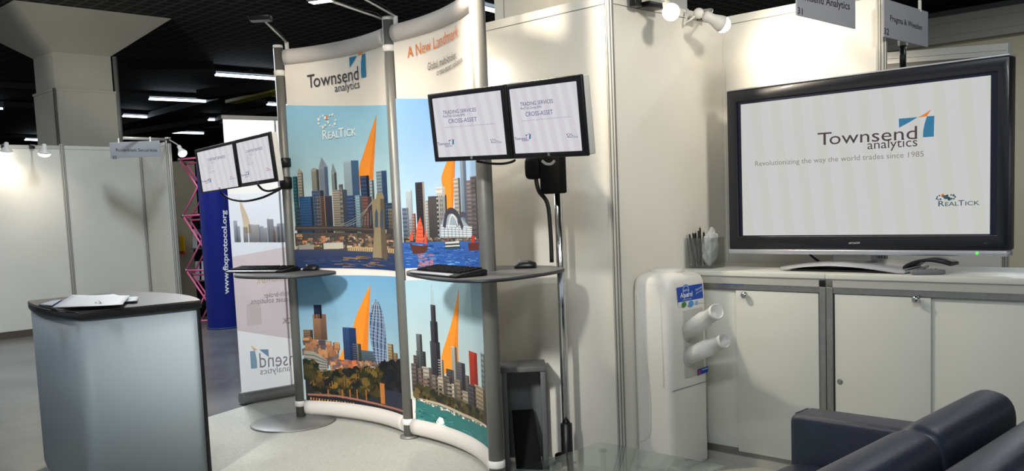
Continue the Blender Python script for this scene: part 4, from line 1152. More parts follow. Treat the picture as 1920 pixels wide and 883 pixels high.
mo4, e4 = make_monitor(PLL, f3([(355, 128), (548, 75), (582, 355), (386, 386)]), f3([(360, 142), (535, 103), (567, 330), (390, 370)]), 'right monitor of the small content services pair, beside the left silver pole', GM, ls_b, C3)

# monitor carriers: chrome pole with a black box (right), black arm (left)
cpb = atz(1048, 501, ZR)
cpb = atz(1049, 499, ZR); CP = Vector((cpb.x - 0.012, cpb.y + 0.022, 0))
t = thing('monitor_stand', 'chrome pole with black adapter box carrying the trading services monitors', 'monitor stand', CP)
mb = MB(); mb.lathe([(0.021, 0.0), (0.021, 1.86)], CP, 24); mb.build('pole', 'chrome', t)
mb = MB(); mb.lathe([(0.05, 0.008), (0.05, 0.02), (0.034, 0.03), (0.031, 0.05), (0.031, 0.27), (0.022, 0.275)], CP, 24); mb.build('foot', 'black_plastic', t)
mid = PLR.to3((e1[1] + e2[0]) / 2, (e1[2] + e1[3]) / 2, -0.09)
bx = PLR.to3((e2[0] * 0.45 + e2[1] * 0.55), e2[2] - 0.02, -0.15)
mb = MB()
tx = Vector((CP.x, CP.y, mid.z - 0.02))
mb.tube([tx, tx * 0.5 + mid * 0.5 + Vector((0, 0, 0.0)), mid], 0.02, 10)
mb.obox(PLR.to3(e1[0] + 0.2, (e1[2] + e1[3]) / 2 - 0.03, -0.098), PLR.U * (e2[1] - e1[0] - 0.4), PLR.W * 0.06, PLR.N * 0.022)
mb.build('arm', 'black_plastic', t)
mb = MB()
mb.box(CP.x - 0.06, CP.x + 0.085, CP.y - 0.075, CP.y - 0.02, 1.50, 1.74)
mb.build('adapter_box', 'black_matte', t, bevel=0.01)
mb = MB(); mb.superell((CP.x - 0.11, CP.y - 0.06, 1.64), (0.05, 0.03, 0.06), 0.5, 0.5, 8, 16); mb.build('knob', 'black_matte', t)
mb = MB(); mb.tube(smooth_open([(CP.x - 0.10, CP.y - 0.06, 1.60), (CP.x - 0.09, CP.y - 0.05, 1.52), (CP.x - 0.045, CP.y - 0.035, 1.45), (CP.x - 0.035, CP.y - 0.03, 1.3), (CP.x - 0.036, CP.y - 0.028, ZR + 0.02)], 5), 0.011, 8); mb.build('cable', 'cable', t)
t = disp
midl = PLL.to3(e4[0] + 0.05, (e4[2] + e4[3]) / 2, -0.078)
mb = MB(); mb.tube([(P1.x, P1.y, midl.z), ((P1.x + midl.x) / 2 + .03, (P1.y + midl.y) / 2 + 0.12, midl.z), midl], 0.022, 10); mb.obox(PLL.to3(e3[0] + 0.2, (e3[2] + e3[3]) / 2 - 0.03, -0.098), PLL.U * (e4[1] - e3[0] - 0.4), PLL.W * 0.06, PLL.N * 0.022); ma = mb.build('monitor_arm', 'black_plastic', t, label='black swing arm on the left silver pole')
mb = MB(); mb.lathe([(0.034, 1.62), (0.046, 1.625), (0.046, 1.70), (0.034, 1.705)], (P1.x, P1.y, 0), 24); mb.build('arm_clamp', 'black_plastic', ma); mb = MB(); mb.lathe([(0.034, 1.77), (0.046, 1.775), (0.046, 1.83), (0.034, 1.835)], (P1.x, P1.y, 0), 24); mb.build('arm_clamp', 'black_plastic', ma)
def cable(name, pts, r, label, dist):
    P = [atd(x, y, d) for (x, y), d in zip(pts, dist)]
    mb = MB(); mb.tube(smooth_open([tuple(p) for p in P], 6), r, 8); o = mb.build(name, 'cable'); tag(o, label, 'cable', 'cables under the monitors'); return move_origin(o, P[0])
dl = 6.45
cable('cable', [(413, 360), (420, 366), (435, 374), (460, 377), (490, 371), (515, 360), (533, 350)], 0.008, 'looping black cable below the content services monitors', [6.75, 6.75, 6.7, 6.6, 6.5, 6.5, 6.55])
cable('cable', [(484, 347), (492, 355), (503, 358), (518, 355), (533, 348)], 0.008, 'short black cable from the content services right monitor to the pole', [6.5, 6.45, 6.38, 6.38, 6.4])
cable('cable', [(893, 302), (915, 306), (940, 307), (958, 304), (966, 300)], 0.006, 'thin black cable sagging under the trading services monitors', [4.4, 4.4, 4.35, 4.3, 4.3])
cable('cable', [(1016, 301), (1024, 307), (1034, 307), (1040, 301)], 0.006, 'white cable loop over the adapter box on the chrome pole', [4.15, 4.15, 4.15, 4.15]).data.materials[0] = M['white_plastic2']

# ================================================================== ROLL-UP BANNER (seen from behind)
ra = atz(453, 759, 0); rU = Vector((0.10, 1, 0)).normalized()
RW, RH = 0.86, 2.2
t = thing('roll_up_banner', 'translucent white roll-up banner with mirrored print behind the left silver pole', 'roll-up banner', (ra.x, ra.y, 0))
rn = rU.cross(Vector((0, 0, 1))); rn = rn if rn.dot(-ra) > 0 else -rn
mb = MB(); prof = [(-0.05, 0.0), (0.05, 0.0), (0.06, 0.02), (0.055, 0.06), (0.03, 0.085), (-0.03, 0.085), (-0.055, 0.06), (-0.06, 0.02)]
mb.extr([ra + rn * a + Vector((0, 0, b + 0.008)) for a, b in prof], rU * RW); mb.build('base_cassette', 'plate_grey', t, bevel=0.004)
mb = MB(); mb.obox(ra + rn * -0.008 + Vector((0, 0, RH - 0.02)), rU * RW, rn * 0.016, Vector((0, 0, 0.025))); mb.build('top_rail', 'alu', t)
mb = MB(); mb.tube([ra + rU * RW / 2 - rn * 0.03 + Vector((0, 0, 0.09)), ra + rU * RW / 2 - rn * 0.03 + Vector((0, 0, RH))], 0.008, 8); mb.build('support_pole', 'alu_dark', t)
mb = MB(); q = ra + rU * 0.62; mb.obox(q - rn * 0.16, rU * 0.03, rn * 0.4, Vector((0, 0, 0.012))); mb.build('foot', 'black_plastic', t)
RP = Plane(ra + Vector((0, 0, 0)), rU, Vector((0, 0, 1)))
pr = Print(RP, 0.0003, clip=[(0, 0.006, False), (0, RW - 0.006, True), (1, 0.09, False), (1, RH - 0.02, True)])
C8 = lambda x, y: (380 + x / 2.76, 490 + y / 2.76)
def edge_line(xf, p, q):
    pr.xf = xf; a = pr.px(*p); b = pr.px(*q); k = (b[1] - a[1]) / (b[0] - a[0])
    return (a[1] - k * a[0], a[1] + k * (RW - a[0]))
rows = [(RH, RH), edge_line(C3, (310, 425), (620, 415)), edge_line(C3, (332, 772), (640, 714)), edge_line(C8, (184, 359), (468, 402)), (0.08, 0.08)]
for (a, b), (c, d), col in zip(rows[:-1], rows[1:], ((236, 232, 228), (222, 225, 231), (208, 196, 198), (236, 235, 234))):
    pr.st_poly([(0, c), (RW, d), (RW, b), (0, a)], col, 0)
pr.xf = C3
pr.poly(smooth_open([(375, 440), (385, 500), (395, 560), (402, 600), (410, 640)], 4) + smooth_open([(377, 440), (400, 490), (425, 545), (438, 590), (448, 640)], 4)[::-1], (252, 232, 200), 1)
for x0, x1, yt, col in ((345, 366, 570, (192, 198, 208)), (360, 382, 600, (176, 184, 198)), (398, 424, 605, (190, 186, 182)), (428, 452, 590, (186, 190, 198)), (452, 490, 592, (196, 188, 182)), (486, 512, 600, (178, 186, 198)), (530, 542, 560, (150, 154, 166)), (540, 566, 562, (152, 150, 160)), (566, 600, 600, (176, 170, 170)), (560, 576, 620, (200, 150, 130)), (585, 640, 585, (170, 176, 188)), (512, 532, 610, (186, 184, 188))):
    tower(pr, x0, x1, yt, 690, mixc(col, (255, 255, 255), 0.45), 0, None, None, 0, 0, None, 1.5)
pr.xf = C8
pr.poly([(228, 225), (300, 215), (306, 325), (232, 335)], (250, 244, 244), 1)
pr.text('A New Landmark', (560, 85), (278, 116), (560, 50), (244, 214, 176), 0, 4)
pr.text('Global, multi-broker,', (532, 166), (312, 190), (532, 140), (168, 152, 150), 0.0, 4); pr.text('cross-asset solutions.', (520, 202), (244, 222), (520, 175), (168, 152, 150), 0.0, 4)
pr.text('REALTICK', (570, 312), (412, 322), (570, 285), (168, 160, 160), 0.012, 4)
wordmark(pr, (620, 524), (296, 550), (620, 452), (158, 156, 166), 0.0, 5); pr.text('analytics', (452, 566), (298, 586), (452, 534), (158, 156, 166), 0, 5)
pr.poly([(340, 455), (342, 496), (292, 456)], (140, 172, 200), 5); pr.poly([(248, 434), (284, 458), (264, 462)], (250, 206, 160), 5.2); pr.poly([(244, 466), (270, 462), (280, 510), (282, 553), (250, 556)], (160, 190, 212), 5)
pr.mb.build('banner', 'print_thin', t)

# ================================================================== BLUE ROLL BANNER and PINK FRAME
bc = atz(414, 617, 0) + Vector((-0.1, 0.1, 0))
D_ = (CAM_M @ np.array([bc.x, bc.y, -CAM_H]))[2]
BR = 0.5 * 58 / F_PX * D_
t = thing('curved_banner', 'deep blue curved banner column with a white web address running upwards', 'banner', (bc.x, bc.y, 0))
class Cyl:
    """upright round printed face, read from the camera side"""
    def __init__(s, c, r): s.C = Vector((c.x, c.y)); s.R = r; s.a0 = math.atan2(-c.y, -c.x); s.max = 0.03
    def st(s, px, py):
        d = ray(px, py); dx, dy = float(d[0]), float(d[1]); a = dx * dx + dy * dy; b = -2 * (dx * s.C.x + dy * s.C.y); c = s.C.length_squared - s.R ** 2
        tt = (-b - math.sqrt(max(b * b - 4 * a * c, 0))) / (2 * a); an = math.atan2(dy * tt - s.C.y, dx * tt - s.C.x) - s.a0
        while an > PI: an -= 2 * PI
        while an < -PI: an += 2 * PI
        return (an * s.R, CAM_H + float(d[2]) * tt)
    def to3(s, a, b, off=0): an = s.a0 + a / s.R; return Vector((s.C.x + (s.R + off) * math.cos(an), s.C.y + (s.R + off) * math.sin(an), b))
cy_ = Cyl(bc, BR)
pr = Print(cy_, 0.0008)
pr.grid(-PI * BR, PI * BR, 0.0, 2.12, (13, 30, 122), 48, 1, 0)
vs, fs, w, x0 = glyphs('www.fixprotocol.org', 0.028)
a = pr.px(429, 551); b = pr.px(423.5, 394); c = pr.px(418.0, 551)
kx = (b[1] - a[1]) / w; ky = (c[0] - a[0]) / CAPH * 0.86
pts = [cy_.to3(a[0] + y * ky + (b[0] - a[0]) * (x - x0) / w, a[1] + (x - x0) * kx, 0.003) for x, y in vs]
pr.mb.add(pts, fs, 0, [lin((235, 238, 246))] * len(pts))
pr.mb.add([cy_.to3(-PI * BR + 2 * PI * BR * k / 48, 2.12) for k in range(48)], [tuple(range(48))], 0, lin((12, 26, 100)))
pr.mb.build('banner', 'print_card', t)
mb = MB(); mb.lathe([(BR + 0.01, 0.0), (BR + 0.01, 0.02), (BR - 0.02, 0.025)], (bc.x, bc.y, 0), 40); mb.build('base', 'blue', t)

# pink folding frame
fd = D_ + 0.4
t = thing('pop_up_frame', 'pink folding display frame of crossed tubes left of the blue banner', 'display frame', ld(378, fd))
def fp(x, y, d=0.0): return atd(x, y, fd + d)
levels = [((336, 299), (400, 293)), ((343, 405), (404, 401)), ((349, 507), (408, 506)), ((360, 602), (412, 600))]
TA = []
for (l, r_) in levels:
    TA.append((fp(*l), fp(*r_), fp(l[0] + 13, l[1] + 8, 0.45), fp(r_[0] + 13, r_[1] + 8, 0.45)))
k = 0
for i in range(len(TA)):
    a, b, c, d = TA[i]
    for p, q in ((a, b), (c, d)) :
        mb = MB(); mb.tube([p, q], 0.014, 8); mb.build('rail', 'pink', t)
    mb = MB(); mb.tube([a, c], 0.009, 8); mb.build('depth_rail', 'pink', t)
    for p in (a, b, c, d):
        mb = MB(); mb.superell(p, (0.025, 0.025, 0.025), 0.8, 0.8, 6, 10); mb.build('joint', 'alu_mid', t)
    if i < len(TA) - 1:
        a2, b2, c2, d2 = TA[i + 1]
        for p, q in ((a, b2), (b, a2), (c, d2), (d, c2)):
            mb = MB(); mb.tube([p, q], 0.013, 8); mb.build('cross_tube', 'pink', t)
# things standing beyond the frame
t = thing('brochure_rack', 'dark brochure rack with a few leaflets behind the pink frame', 'rack', ld(372, 14.4))
p = ld(358, 14.4); q = ld(392, 14.4)
mb = MB(); mb.obox(p, q - p, Vector((0.2, 0.2, 0)), Vector((0, 0, 1.5))); mb.build('cabinet', 'black_matte', t)
for z, cs in ((0.95, ('paper', 'blue')), (0.45, ('paper_grey', 'red', 'paper'))):
    mb = MB(); mb.obox(p + Vector((0.10, -0.10, z)), q - p, Vector((-0.095, 0.095, 0)), Vector((0, 0, 0.02))); mb.build('shelf', 'grey_plastic', t)
for i, (f, z, m_) in enumerate(((0.1, 0.97, 'paper'), (0.42, 0.97, 'blue'), (0.1, 0.47, 'paper_grey'), (0.45, 0.47, 'paper'))):
    o = p + (q - p) * f + Vector((0.08, -0.08, z + 0.001)); mb = MB(); mb.obox(o, (q - p) * 0.24, Vector((-0.01, 0.01, 0)), Vector((-0.04, 0.04, 0.29)))
    tag(move_origin(mb.build('leaflet', m_), o), ['white leaflet on the upper shelf of the dark rack', 'blue leaflet on the upper shelf of the dark rack', 'grey leaflet on the lower shelf of the dark rack', 'white leaflet on the lower shelf of the dark rack'][i], 'leaflet', 'leaflets in the dark rack')
p = atd(338, 474, 14.9); q = atd(346, 474, 14.9)
t = thing('yellow_display_card', 'yellow card with a red foot on the pale wall beyond the aisle stand', 'card', p)
mb = MB(); mb.obox(p, (q - p), Vector((0, 0.02, 0)), Vector((0, 0, 0.27))); mb.build('card', 'yellow', t)
mb = MB(); mb.obox(p + Vector((0, -0.02, -0.02)), (q - p) * 1.05, Vector((0, 0.03, 0)), Vector((0, 0, 0.05))); mb.build('foot', 'red', t)
p = ld(357, 13.6)
mb = MB(); mb.superell(p + Vector((0, 0, 0.12)), (0.3, 0.25, 0.12), 0.8, 0.9, 10, 18); mb.superell(p + Vector((0.25, 0.15, 0.1)), (0.2, 0.2, 0.1), 0.8, 0.9, 10, 18)
tag(move_origin(mb.build('black_bag', 'black_matte'), p), 'slumped black bag on the floor behind the pink frame', 'bag')

# ================================================================== RECEPTION COUNTER
CZ = 1.0
t = thing('reception_counter', 'white bow-fronted counter with a dark brown top, front left', 'counter', (-5.4, 2.13, 0))
def bow(off):
    p = []
    LL, CC, RR, BB = (-5.935, 1.885), (-4.865, 1.782), (-4.785, 2.405), (-5.925, 2.464)
    def side(a, b, bulge, n=12):
        a = np.array(a); b = np.array(b); d = b - a; nn = np.array((d[1], -d[0])) / np.linalg.norm(d)
        return [tuple(a + d * (i / n) + nn * bulge * 4 * (i / n) * (1 - i / n)) for i in range(n)]
    p += side(LL, CC, 0.055) + side(CC, RR, 0.012) + side(RR, BB, 0.105) + side(BB, LL, 0.012)
    if off:
        c = np.array((-5.38, 2.14)); p = [tuple(c + (np.array(q) - c) * (1 - off / np.linalg.norm(np.array(q) - c))) for q in p]
    return p
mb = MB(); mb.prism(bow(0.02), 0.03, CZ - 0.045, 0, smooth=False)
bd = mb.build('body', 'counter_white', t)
for p_ in bd.data.polygons: p_.use_smooth = len(p_.vertices) == 4
mb = MB(); mb.prism(bow(0.04), 0.0, 0.03); mb.build('plinth', 'black_matte', t)
mb = MB(); mb.prism(bow(0.0), CZ - 0.045, CZ - 0.004); mb.build('edge', 'black_plastic', t, bevel=0.006)
mb = MB(); mb.prism(bow(0.006), CZ - 0.004, CZ); mb.build('top', 'counter_top', t)
mb = MB(); q = Vector((-4.795, 2.395, 0)); mb.obox(q + Vector((-0.012, -0.012, 0.02)), (0.016, 0, 0), (0, 0.016, 0), (0, 0, CZ - 0.07)); mb.build('corner_strip', 'black_plastic', t)

def sheet(name, pts_px, z, th, m, label, group, curl=0.0):
    P = [atz(x, y, z) for x, y in pts_px]
    n = len(P); mb = MB(); c = sum((Vector((p.x, p.y, 0)) for p in P), Vector()) / n
    # subdivided quad with curled rim
    K = 8; N0 = P
    rows = []
    for i in range(K + 1):
        r = []
        for j in range(K + 1):
            u, v = i / K, j / K
            q = (N0[0] * (1 - u) + N0[1] * u) * (1 - v) + (N0[3] * (1 - u) + N0[2] * u) * v
            h = curl * (abs(2 * u - 1) ** 3 * 0.6 + 0.4 * math.sin(u * 5 + v * 3) ** 2 * 0.3)
            r.append(Vector((q.x, q.y, z + h)))
        rows.append(r)
    vs = [v for r in rows for v in r]; m_ = K + 1
    fs = [(i * m_ + j, (i + 1) * m_ + j, (i + 1) * m_ + j + 1, i * m_ + j + 1) for i in range(K) for j in range(K)]
    mb.add(vs, fs, smooth=True)
    o = mb.build(name, m); md = o.modifiers.new('thickness', 'SOLIDIFY'); md.thickness = th; md.offset = 1
    tag(o, label, 'paper', group); return move_origin(o, P[0])
CT = lambda x, y: (30 + x / 4.923, 530 + y / 4.923)
ct = lambda L: [CT(*p) for p in L]
sheet('folder', ct([(335, 235), (830, 212), (860, 150), (380, 170)]), CZ + 0.001, 0.005, 'blue', 'blue folder under the white folder on the counter', 'papers on the counter')
sheet('leaflet', ct([(215, 205), (330, 215), (420, 160), (330, 172)]), CZ + 0.007, 0.004, 'paper_grey', 'grey leaflet sticking out at the left of the paper pile', 'papers on the counter')
sheet('leaflet', ct([(760, 190), (1120, 170), (1130, 132), (830, 140)]), CZ + 0.012, 0.002, 'paper_grey', 'leaflet sticking out at the right of the paper pile', 'papers on the counter', 0.002)
sheet('leaflet', ct([(700, 165), (1060, 150), (900, 110), (640, 125)]), CZ + 0.017, 0.002, 'paper', 'white sheet at the back of the paper pile', 'papers on the counter', 0.002)
fo = sheet('folder', ct([(345, 232), (985, 206), (1050, 128), (520, 122)]), CZ + 0.022, 0.005, 'paper', 'white folder with a small logo on top of the paper pile', 'papers on the counter', 0.003)
pl = Plane(Vector((0, 0, CZ + 0.0305)), Vector((0.7, 0.7, 0)).normalized(), Vector((-0.7, 0.7, 0)))
pr = Print(pl, 0.0003); pr.xf = CT
pr.poly([(726, 186), (744, 172), (738, 188)], TEAL); pr.poly([(772, 174), (784, 176), (788, 190), (774, 190)], TEAL); pr.poly([(775, 160), (757, 172), (768, 173)], ORANGE)
pr.text('Townsend', (726, 193), (790, 191), (726, 186), NAVY); pr.mb.build('logo', 'print_card', fo)
p = atz(*CT(370, 243), CZ + 0.006); q = atz(*CT(215, 207), CZ + 0.006)
mb = MB(); mb.tube([p, p * 0.97 + q * 0.03, p * 0.9 + q * 0.1, q], [0.001, 0.004, 0.0045, 0.0045], 8)
tag(move_origin(mb.build('pen', 'black_plastic'), p), 'pen at the left end of the paper pile on the counter', 'pen')

# ================================================================== SMALL PODIUM behind the display
p0 = Vector((-3.80, 3.44, 0)); 
t = thing('podium', 'small grey framed podium between the right silver pole and the chrome pole', 'podium', (-3.51, 3.61, 0))
pc = Vector((-3.51, 3.61, 0)); pu = Vector((0.7071, 0.7071, 0)); pv = Vector((-0.7071, 0.7071, 0))
def pbox(a0, a1, b0, b1, z0, z1): m_ = MB(); m_.obox(pc + pu * a0 + pv * b0 + Vector((0, 0, z0)), pu * (a1 - a0), pv * (b1 - b0), Vector((0, 0, z1 - z0))); return m_
for a in (-0.105, 0.105):
    for b in (-0.09, 0.09): pbox(a - .014, a + .014, b - .014, b + .014, 0.008, 0.55).build('leg', 'podium', t, bevel=0.003)
pbox(-0.125, 0.125, -0.11, 0.11, 0.55, 0.58).build('top', 'table_grey', t, bevel=0.004)
pbox(-0.091, 0.091, 0.086, 0.094, 0.03, 0.55).build('back_panel', 'podium', t)
pbox(-0.109, -0.101, -0.076, 0.076, 0.03, 0.55).build('side_panel', 'podium', t)
mb = MB(); q0 = pc + Vector((0, 0, 0.008))
mb.hexa([q0 + pu * a + pv * b + Vector((0, 0, z)) for a, b, z in ((-.06, -.07, 0), (.085, -.11, 0), (.085, -.098, 0), (-.06, -.058, 0), (-.07, .05, .30), (.05, .05, .30), (.05, .062, .30), (-.07, .062, .30))])
tag(move_origin(mb.build('leaning_board', 'black_matte', bevel=0.003), pc), 'black board leaning inside the grey podium', 'board')
mb = MB(); mb.superell((-3.39, 3.772, 0.035), (0.045, 0.028, 0.026), 0.6, 0.7, 8, 18); mb.tube(smooth_open([(-3.36, 3.772, 0.035), (-3.33, 3.775, 0.02), (-3.30, 3.785, 0.016)], 5), 0.007, 8)
tag(move_origin(mb.build('power_strip', 'black_matte'), (-3.32, 3.66, 0.008)), 'black power strip on the floor beside the podium', 'power strip')

# ================================================================== STORAGE CABINETS
def cabinet(x0, x1, label, knob_xs, lock_xs, split):
    YF, YB = 4.32, 4.86
    t = thing('storage_cabinet', label, 'cabinet', ((x0 + x1) / 2, (YF + YB) / 2, 0), 'white exhibition cabinets along the back wall')
    mb = MB(); mb.box(x0, x1, YF + 0.03, YB, 0.09, 1.02); mb.build('carcass', 'cab_white', t)
    mb = MB(); mb.box(x0 - 0.0002, x1 + 0.0002, YF - 0.012, YB + 0.01, 1.025, 1.052); mb.build('top', 'cab_white', t, bevel=0.003)
    mb = MB(); mb.box(x0, x1, YF - 0.004, YF + 0.03, 0.985, 1.024)
    mb.box(x0, x1, YF - 0.001, YF + 0.03, 0.955, 0.985, 1); mb.build('top_rail', ['alu', 'alu_mid'], t)
    mb = MB(); mb.box(x0, x1, YF - 0.004, YF + 0.03, 0.008, 0.05, 0); mb.box(x0, x1, YF + 0.012, YF + 0.04, 0.05, 0.09, 1); mb.build('bottom_rail', ['alu', 'alu_mid'], t)
    for x in (x0, x1 - 0.034):
        mb = MB(); mb.box(x, x + 0.034, YF - 0.006, YF + 0.03, 0.008, 0.985, 0); mb.box(x, x + 0.034, YF - 0.0065, YF + 0.03, 0.985, 1.02, 1); mb.build('side_post', ['alu_mid', 'black_plastic' if x == x1 - 0.034 else 'alu_dark'], t, bevel=0.003)
    xa, xb = x0 + 0.04, x1 - 0.042
    front = split[1]
    sx = split[0]
    for k, (a, b, yo) in enumerate(((xa, sx + 0.012 if front == 'l' else sx, 0.004 if front == 'l' else 0.016), (sx if front == 'l' else sx - 0.012, xb, 0.016 if front == 'l' else 0.004))):
        mb = MB(); mb.box(a, b, YF + yo, YF + yo + 0.01, 0.075, 0.952); d = mb.build('sliding_door', 'cab_white', t, bevel=0.0015)
        for kx, kz in knob_xs:
            if a < kx < b:
                mb = MB(); mb.lathe([(0.006, 0), (0.006, 0.012), (0.016, 0.016), (0.019, 0.026), (0.015, 0.036), (0.004, 0.04)], (kx, YF + yo, kz), 20, axis=(0, -1, 0)); mb.build('knob', 'chrome', d)
        for kx, kz in lock_xs:
            if a < kx < b:
                mb = MB(); mb.lathe([(0.014, 0), (0.014, 0.003), (0.010, 0.005), (0.002, 0.005)], (kx, YF + yo, kz), 20, axis=(0, -1, 0)); mb.box(kx - .002, kx + .002, YF + yo - .0062, YF + yo - .005, kz - .007, kz + .007); mb.build('lock', 'alu_mid', d)
    return t
k1 = aty(1401, 552, 4.33); k2 = aty(1722, 560, 4.33); l2 = aty(1576, 715, 4.33); sp1 = aty(1387, 700, 4.33).x; sp2 = aty(1741, 650, 4.33).x; dv = aty(1549.8, 640, 4.32).x
cabinet(dv - 0.94, dv - 0.001, 'white two-door cabinet behind the water cooler', [(k1.x, k1.z)], [], (sp1, 'r'))
cabinet(dv + 0.001, dv + 1.0, 'white two-door cabinet behind the dark sofa, right of the divider', [(k2.x, k2.z)], [(l2.x, l2.z)], (sp2, 'l'))
st = Plane(Vector((0, 4.3175, 0)), Vector((1, 0, 0)), Vector((0, 0, 1)))
pr = Print(st, 0.0004); a = aty(1354, 531, 4.3175); pr.st_poly([(a.x, a.z - .006), (a.x + .13, a.z - .006), (a.x + .13, a.z + .006), (a.x, a.z + .006)], (56, 92, 150)); pr.mb.build('rail_sticker', 'print_card')
for o in bpy.data.objects:
    if o.name == 'rail_sticker': tag(o, 'thin blue sticker strip on the cabinet rail above the cooler cups', 'sticker')

# ================================================================== TELEVISION
TY = 4.5
C2 = lambda x, y: (1340 + x / 2.007, 100 + y / 2.007)
X0, X1, Z0, Z1 = -2.742, -1.323, 1.158, 2.016
sx0, sx1, sz0, sz1 = -2.662, -1.402, 1.232, 1.940
t = thing('television', 'large flat television showing a logo slide on the white cabinets', 'television', ((X0 + X1) / 2, TY, 1.052))
mb = MB()
ro = [(X0, Z0), (X1, Z0), (X1, Z1), (X0, Z1)]; ri = [(sx0 - .022, sz0 - .004), (sx1 + .03, sz0 - .004), (sx1 + .03, sz1 + .014), (sx0 - .022, sz1 + .014)]
vs = [(p[0], TY, p[1]) for p in ro] + [(p[0], TY, p[1]) for p in ri] + [(p[0], TY + 0.09, p[1]) for p in ro] + [(p[0], TY + 0.012, p[1]) for p in ri]
fs = []
for i in range(4):
    j = (i + 1) % 4; fs += [(i, j, 4 + j, 4 + i), (8 + i, 8 + j, j, i), (4 + i, 4 + j, 12 + j, 12 + i)]
fs.append((11, 10, 9, 8)); mb.add(vs, fs); mb.build('bezel', 'tv_black', t, bevel=0.005)
mb = MB(); mb.box(ri[0][0], ri[1][0], TY + 0.011, TY + 0.03, ri[0][1], ri[2][1]); mb.build('screen_surround', mat('tv_inner_edge', (14, 18, 44), 0.3), t)
mb = MB(); mb.box(X0, X1, TY - 0.004, TY + 0.09, Z1, Z1 + 0.008); mb.build('top_trim', 'tv_silver', t, bevel=0.002)
mb = MB(); mb.box(X0 - 0.001, X1 + 0.001, TY - 0.012, TY + 0.07, Z0 - 0.026, Z0 + 0.0); mb.build('bottom_trim', 'tv_silver', t, bevel=0.005)
mb = MB(); mb.lathe([(0.006, 0), (0.005, 0.003), (0.001, 0.004)], (aty(1832, 471, TY - 0.012).x, TY - 0.012, Z0 - 0.012), 14, axis=(0, -1, 0)); mb.build('power_led', 'led_green', t)
mb = MB(); mb.hexa([(X0 + .12, TY + .09, Z0 + .1), (X1 - .12, TY + .09, Z0 + .1), (X1 - .2, TY + .14, Z0 + .14), (X0 + .2, TY + .14, Z0 + .14), (X0 + .12, TY + .09, Z1 - .1), (X1 - .12, TY + .09, Z1 - .1), (X1 - .2, TY + .14, Z1 - .14), (X0 + .2, TY + .14, Z1 - .14)]); mb.build('back_shell', 'tv_black', t)
sp = Plane(Vector((0, TY + 0.0105, 0)), Vector((1, 0, 0)), Vector((0, 0, 1)))
pr = Print(sp, 0.0003, clip=[(0, sx0, False), (0, sx1, True), (1, sz0, False), (1, sz1, True)])
pr.st_poly([(sx0, sz0), (sx1, sz0), (sx1, sz1), (sx0, sz1)], (220, 220, 220), 0)
for k in range(12):
    x = sx0 - 0.06 + k * 0.118
    pr.st_poly([(x, sz1), (x + 0.055, sz1), (x + 0.075, sz1 - .22), (x + 0.13, sz0), (x + 0.075, sz0), (x + .02, sz1 - .22)], (216, 218, 211), 1)
pr.clip = None; pr.xf = C2
townsend(pr, (388, 346), (762, 322), (388, 300), (575, 361), (763, 349), (575, 328), [(693, 246), (765, 240), (728, 262), (694, 280)], [(815, 210), (795, 225), (765, 241), (799, 237)], [(799, 237), (827, 235), (825, 313), (784, 316), (785, 290), (791, 262)], (70, 52, 60), 0.0, 3)
pr.text('Revolutionizing the way the world trades since 1985', (153, 424), (787, 388), (153, 406), (148, 140, 134), 0.0, 3)
realtick(pr, (842, 576), (997, 570), (842, 556), [(858, 534, 1.2)] + [(838 + 0, 540, .6), (836, 547, .7), (846, 535, .6), (842, 551, .5), (850, 549, .7), (860, 537, .9), (869, 541, 1.5), (880, 545, 1.2), (876, 535, .8), (890, 533, .6), (899, 534, .8), (905, 540, .7), (900, 547, .6), (892, 547, .7), (883, 548, 1.2)], 0.0065, (52, 84, 96), None, 0.006, 3)
pr.mb.build('screen', 'tvscreen', t)
bp = Plane(Vector((0, TY - 0.0005, 0)), Vector((1, 0, 0)), Vector((0, 0, 1)))
pr = Print(bp, 0.0003); pr.xf = C2; pr.text('HITACHI', (505, 718), (546, 716.5), (505, 711), (190, 192, 196), 0.012); pr.mb.build('lettering', 'print_card', t); pr = Print(bp, 0.0003); pr.xf = C2; pr.text('HDTV', (1014, 717), (1029, 717), (1014, 712), (110, 112, 116)); pr.mb.build('lettering', 'print_card', t)
# stand: neck and curved silver foot
nk = (X0 + X1) / 2 - 0.02
mb = MB(); mb.extr([(nk - 0.10, TY + 0.02, 1.075), (nk - 0.09, TY + 0.02, Z0 + 0.06), (nk + 0.09, TY + 0.02, Z0 + 0.06), (nk + 0.10, TY + 0.02, 1.075)], (0, 0.06, 0)); mb.lathe([(0.12, 1.075), (0.118, 1.098), (0.105, 1.102)], (nk, TY + 0.05, 0), 40); mb.build('neck', 'alu_mid', t)
fl = aty(1455, 512, 4.36); fx0 = fl.x
fx1 = aty(1700, 515, 4.40).x
mb = MB(); rings = []
for i in range(25):
    f = i / 24; x = fx0 + (fx1 - fx0) * f
    z = 1.067 + 0.026 * math.sin(PI * min(1, f * 1.05)) - 0.004 * f
    y0 = 4.37 + 0.02 * (1 - f); y1 = 4.74 - 0.06 * abs(2 * f - 1) ** 2
    rings.append([Vector((x, y0, z - 0.008)), Vector((x, y1, z - 0.008 + 0.006)), Vector((x, y1, z + 0.010)), Vector((x, y0 + 0.02, z + 0.006))])
mb.loft(rings); mb.build('foot', 'tv_silver', t, bevel=0.002)
mb = MB(); mb.box(fx0 + 0.06, fx1 - 0.02, 4.41, 4.70, 1.053, 1.062); mb.build('foot_pad', 'black_plastic', t)
mb = MB(); rings = []
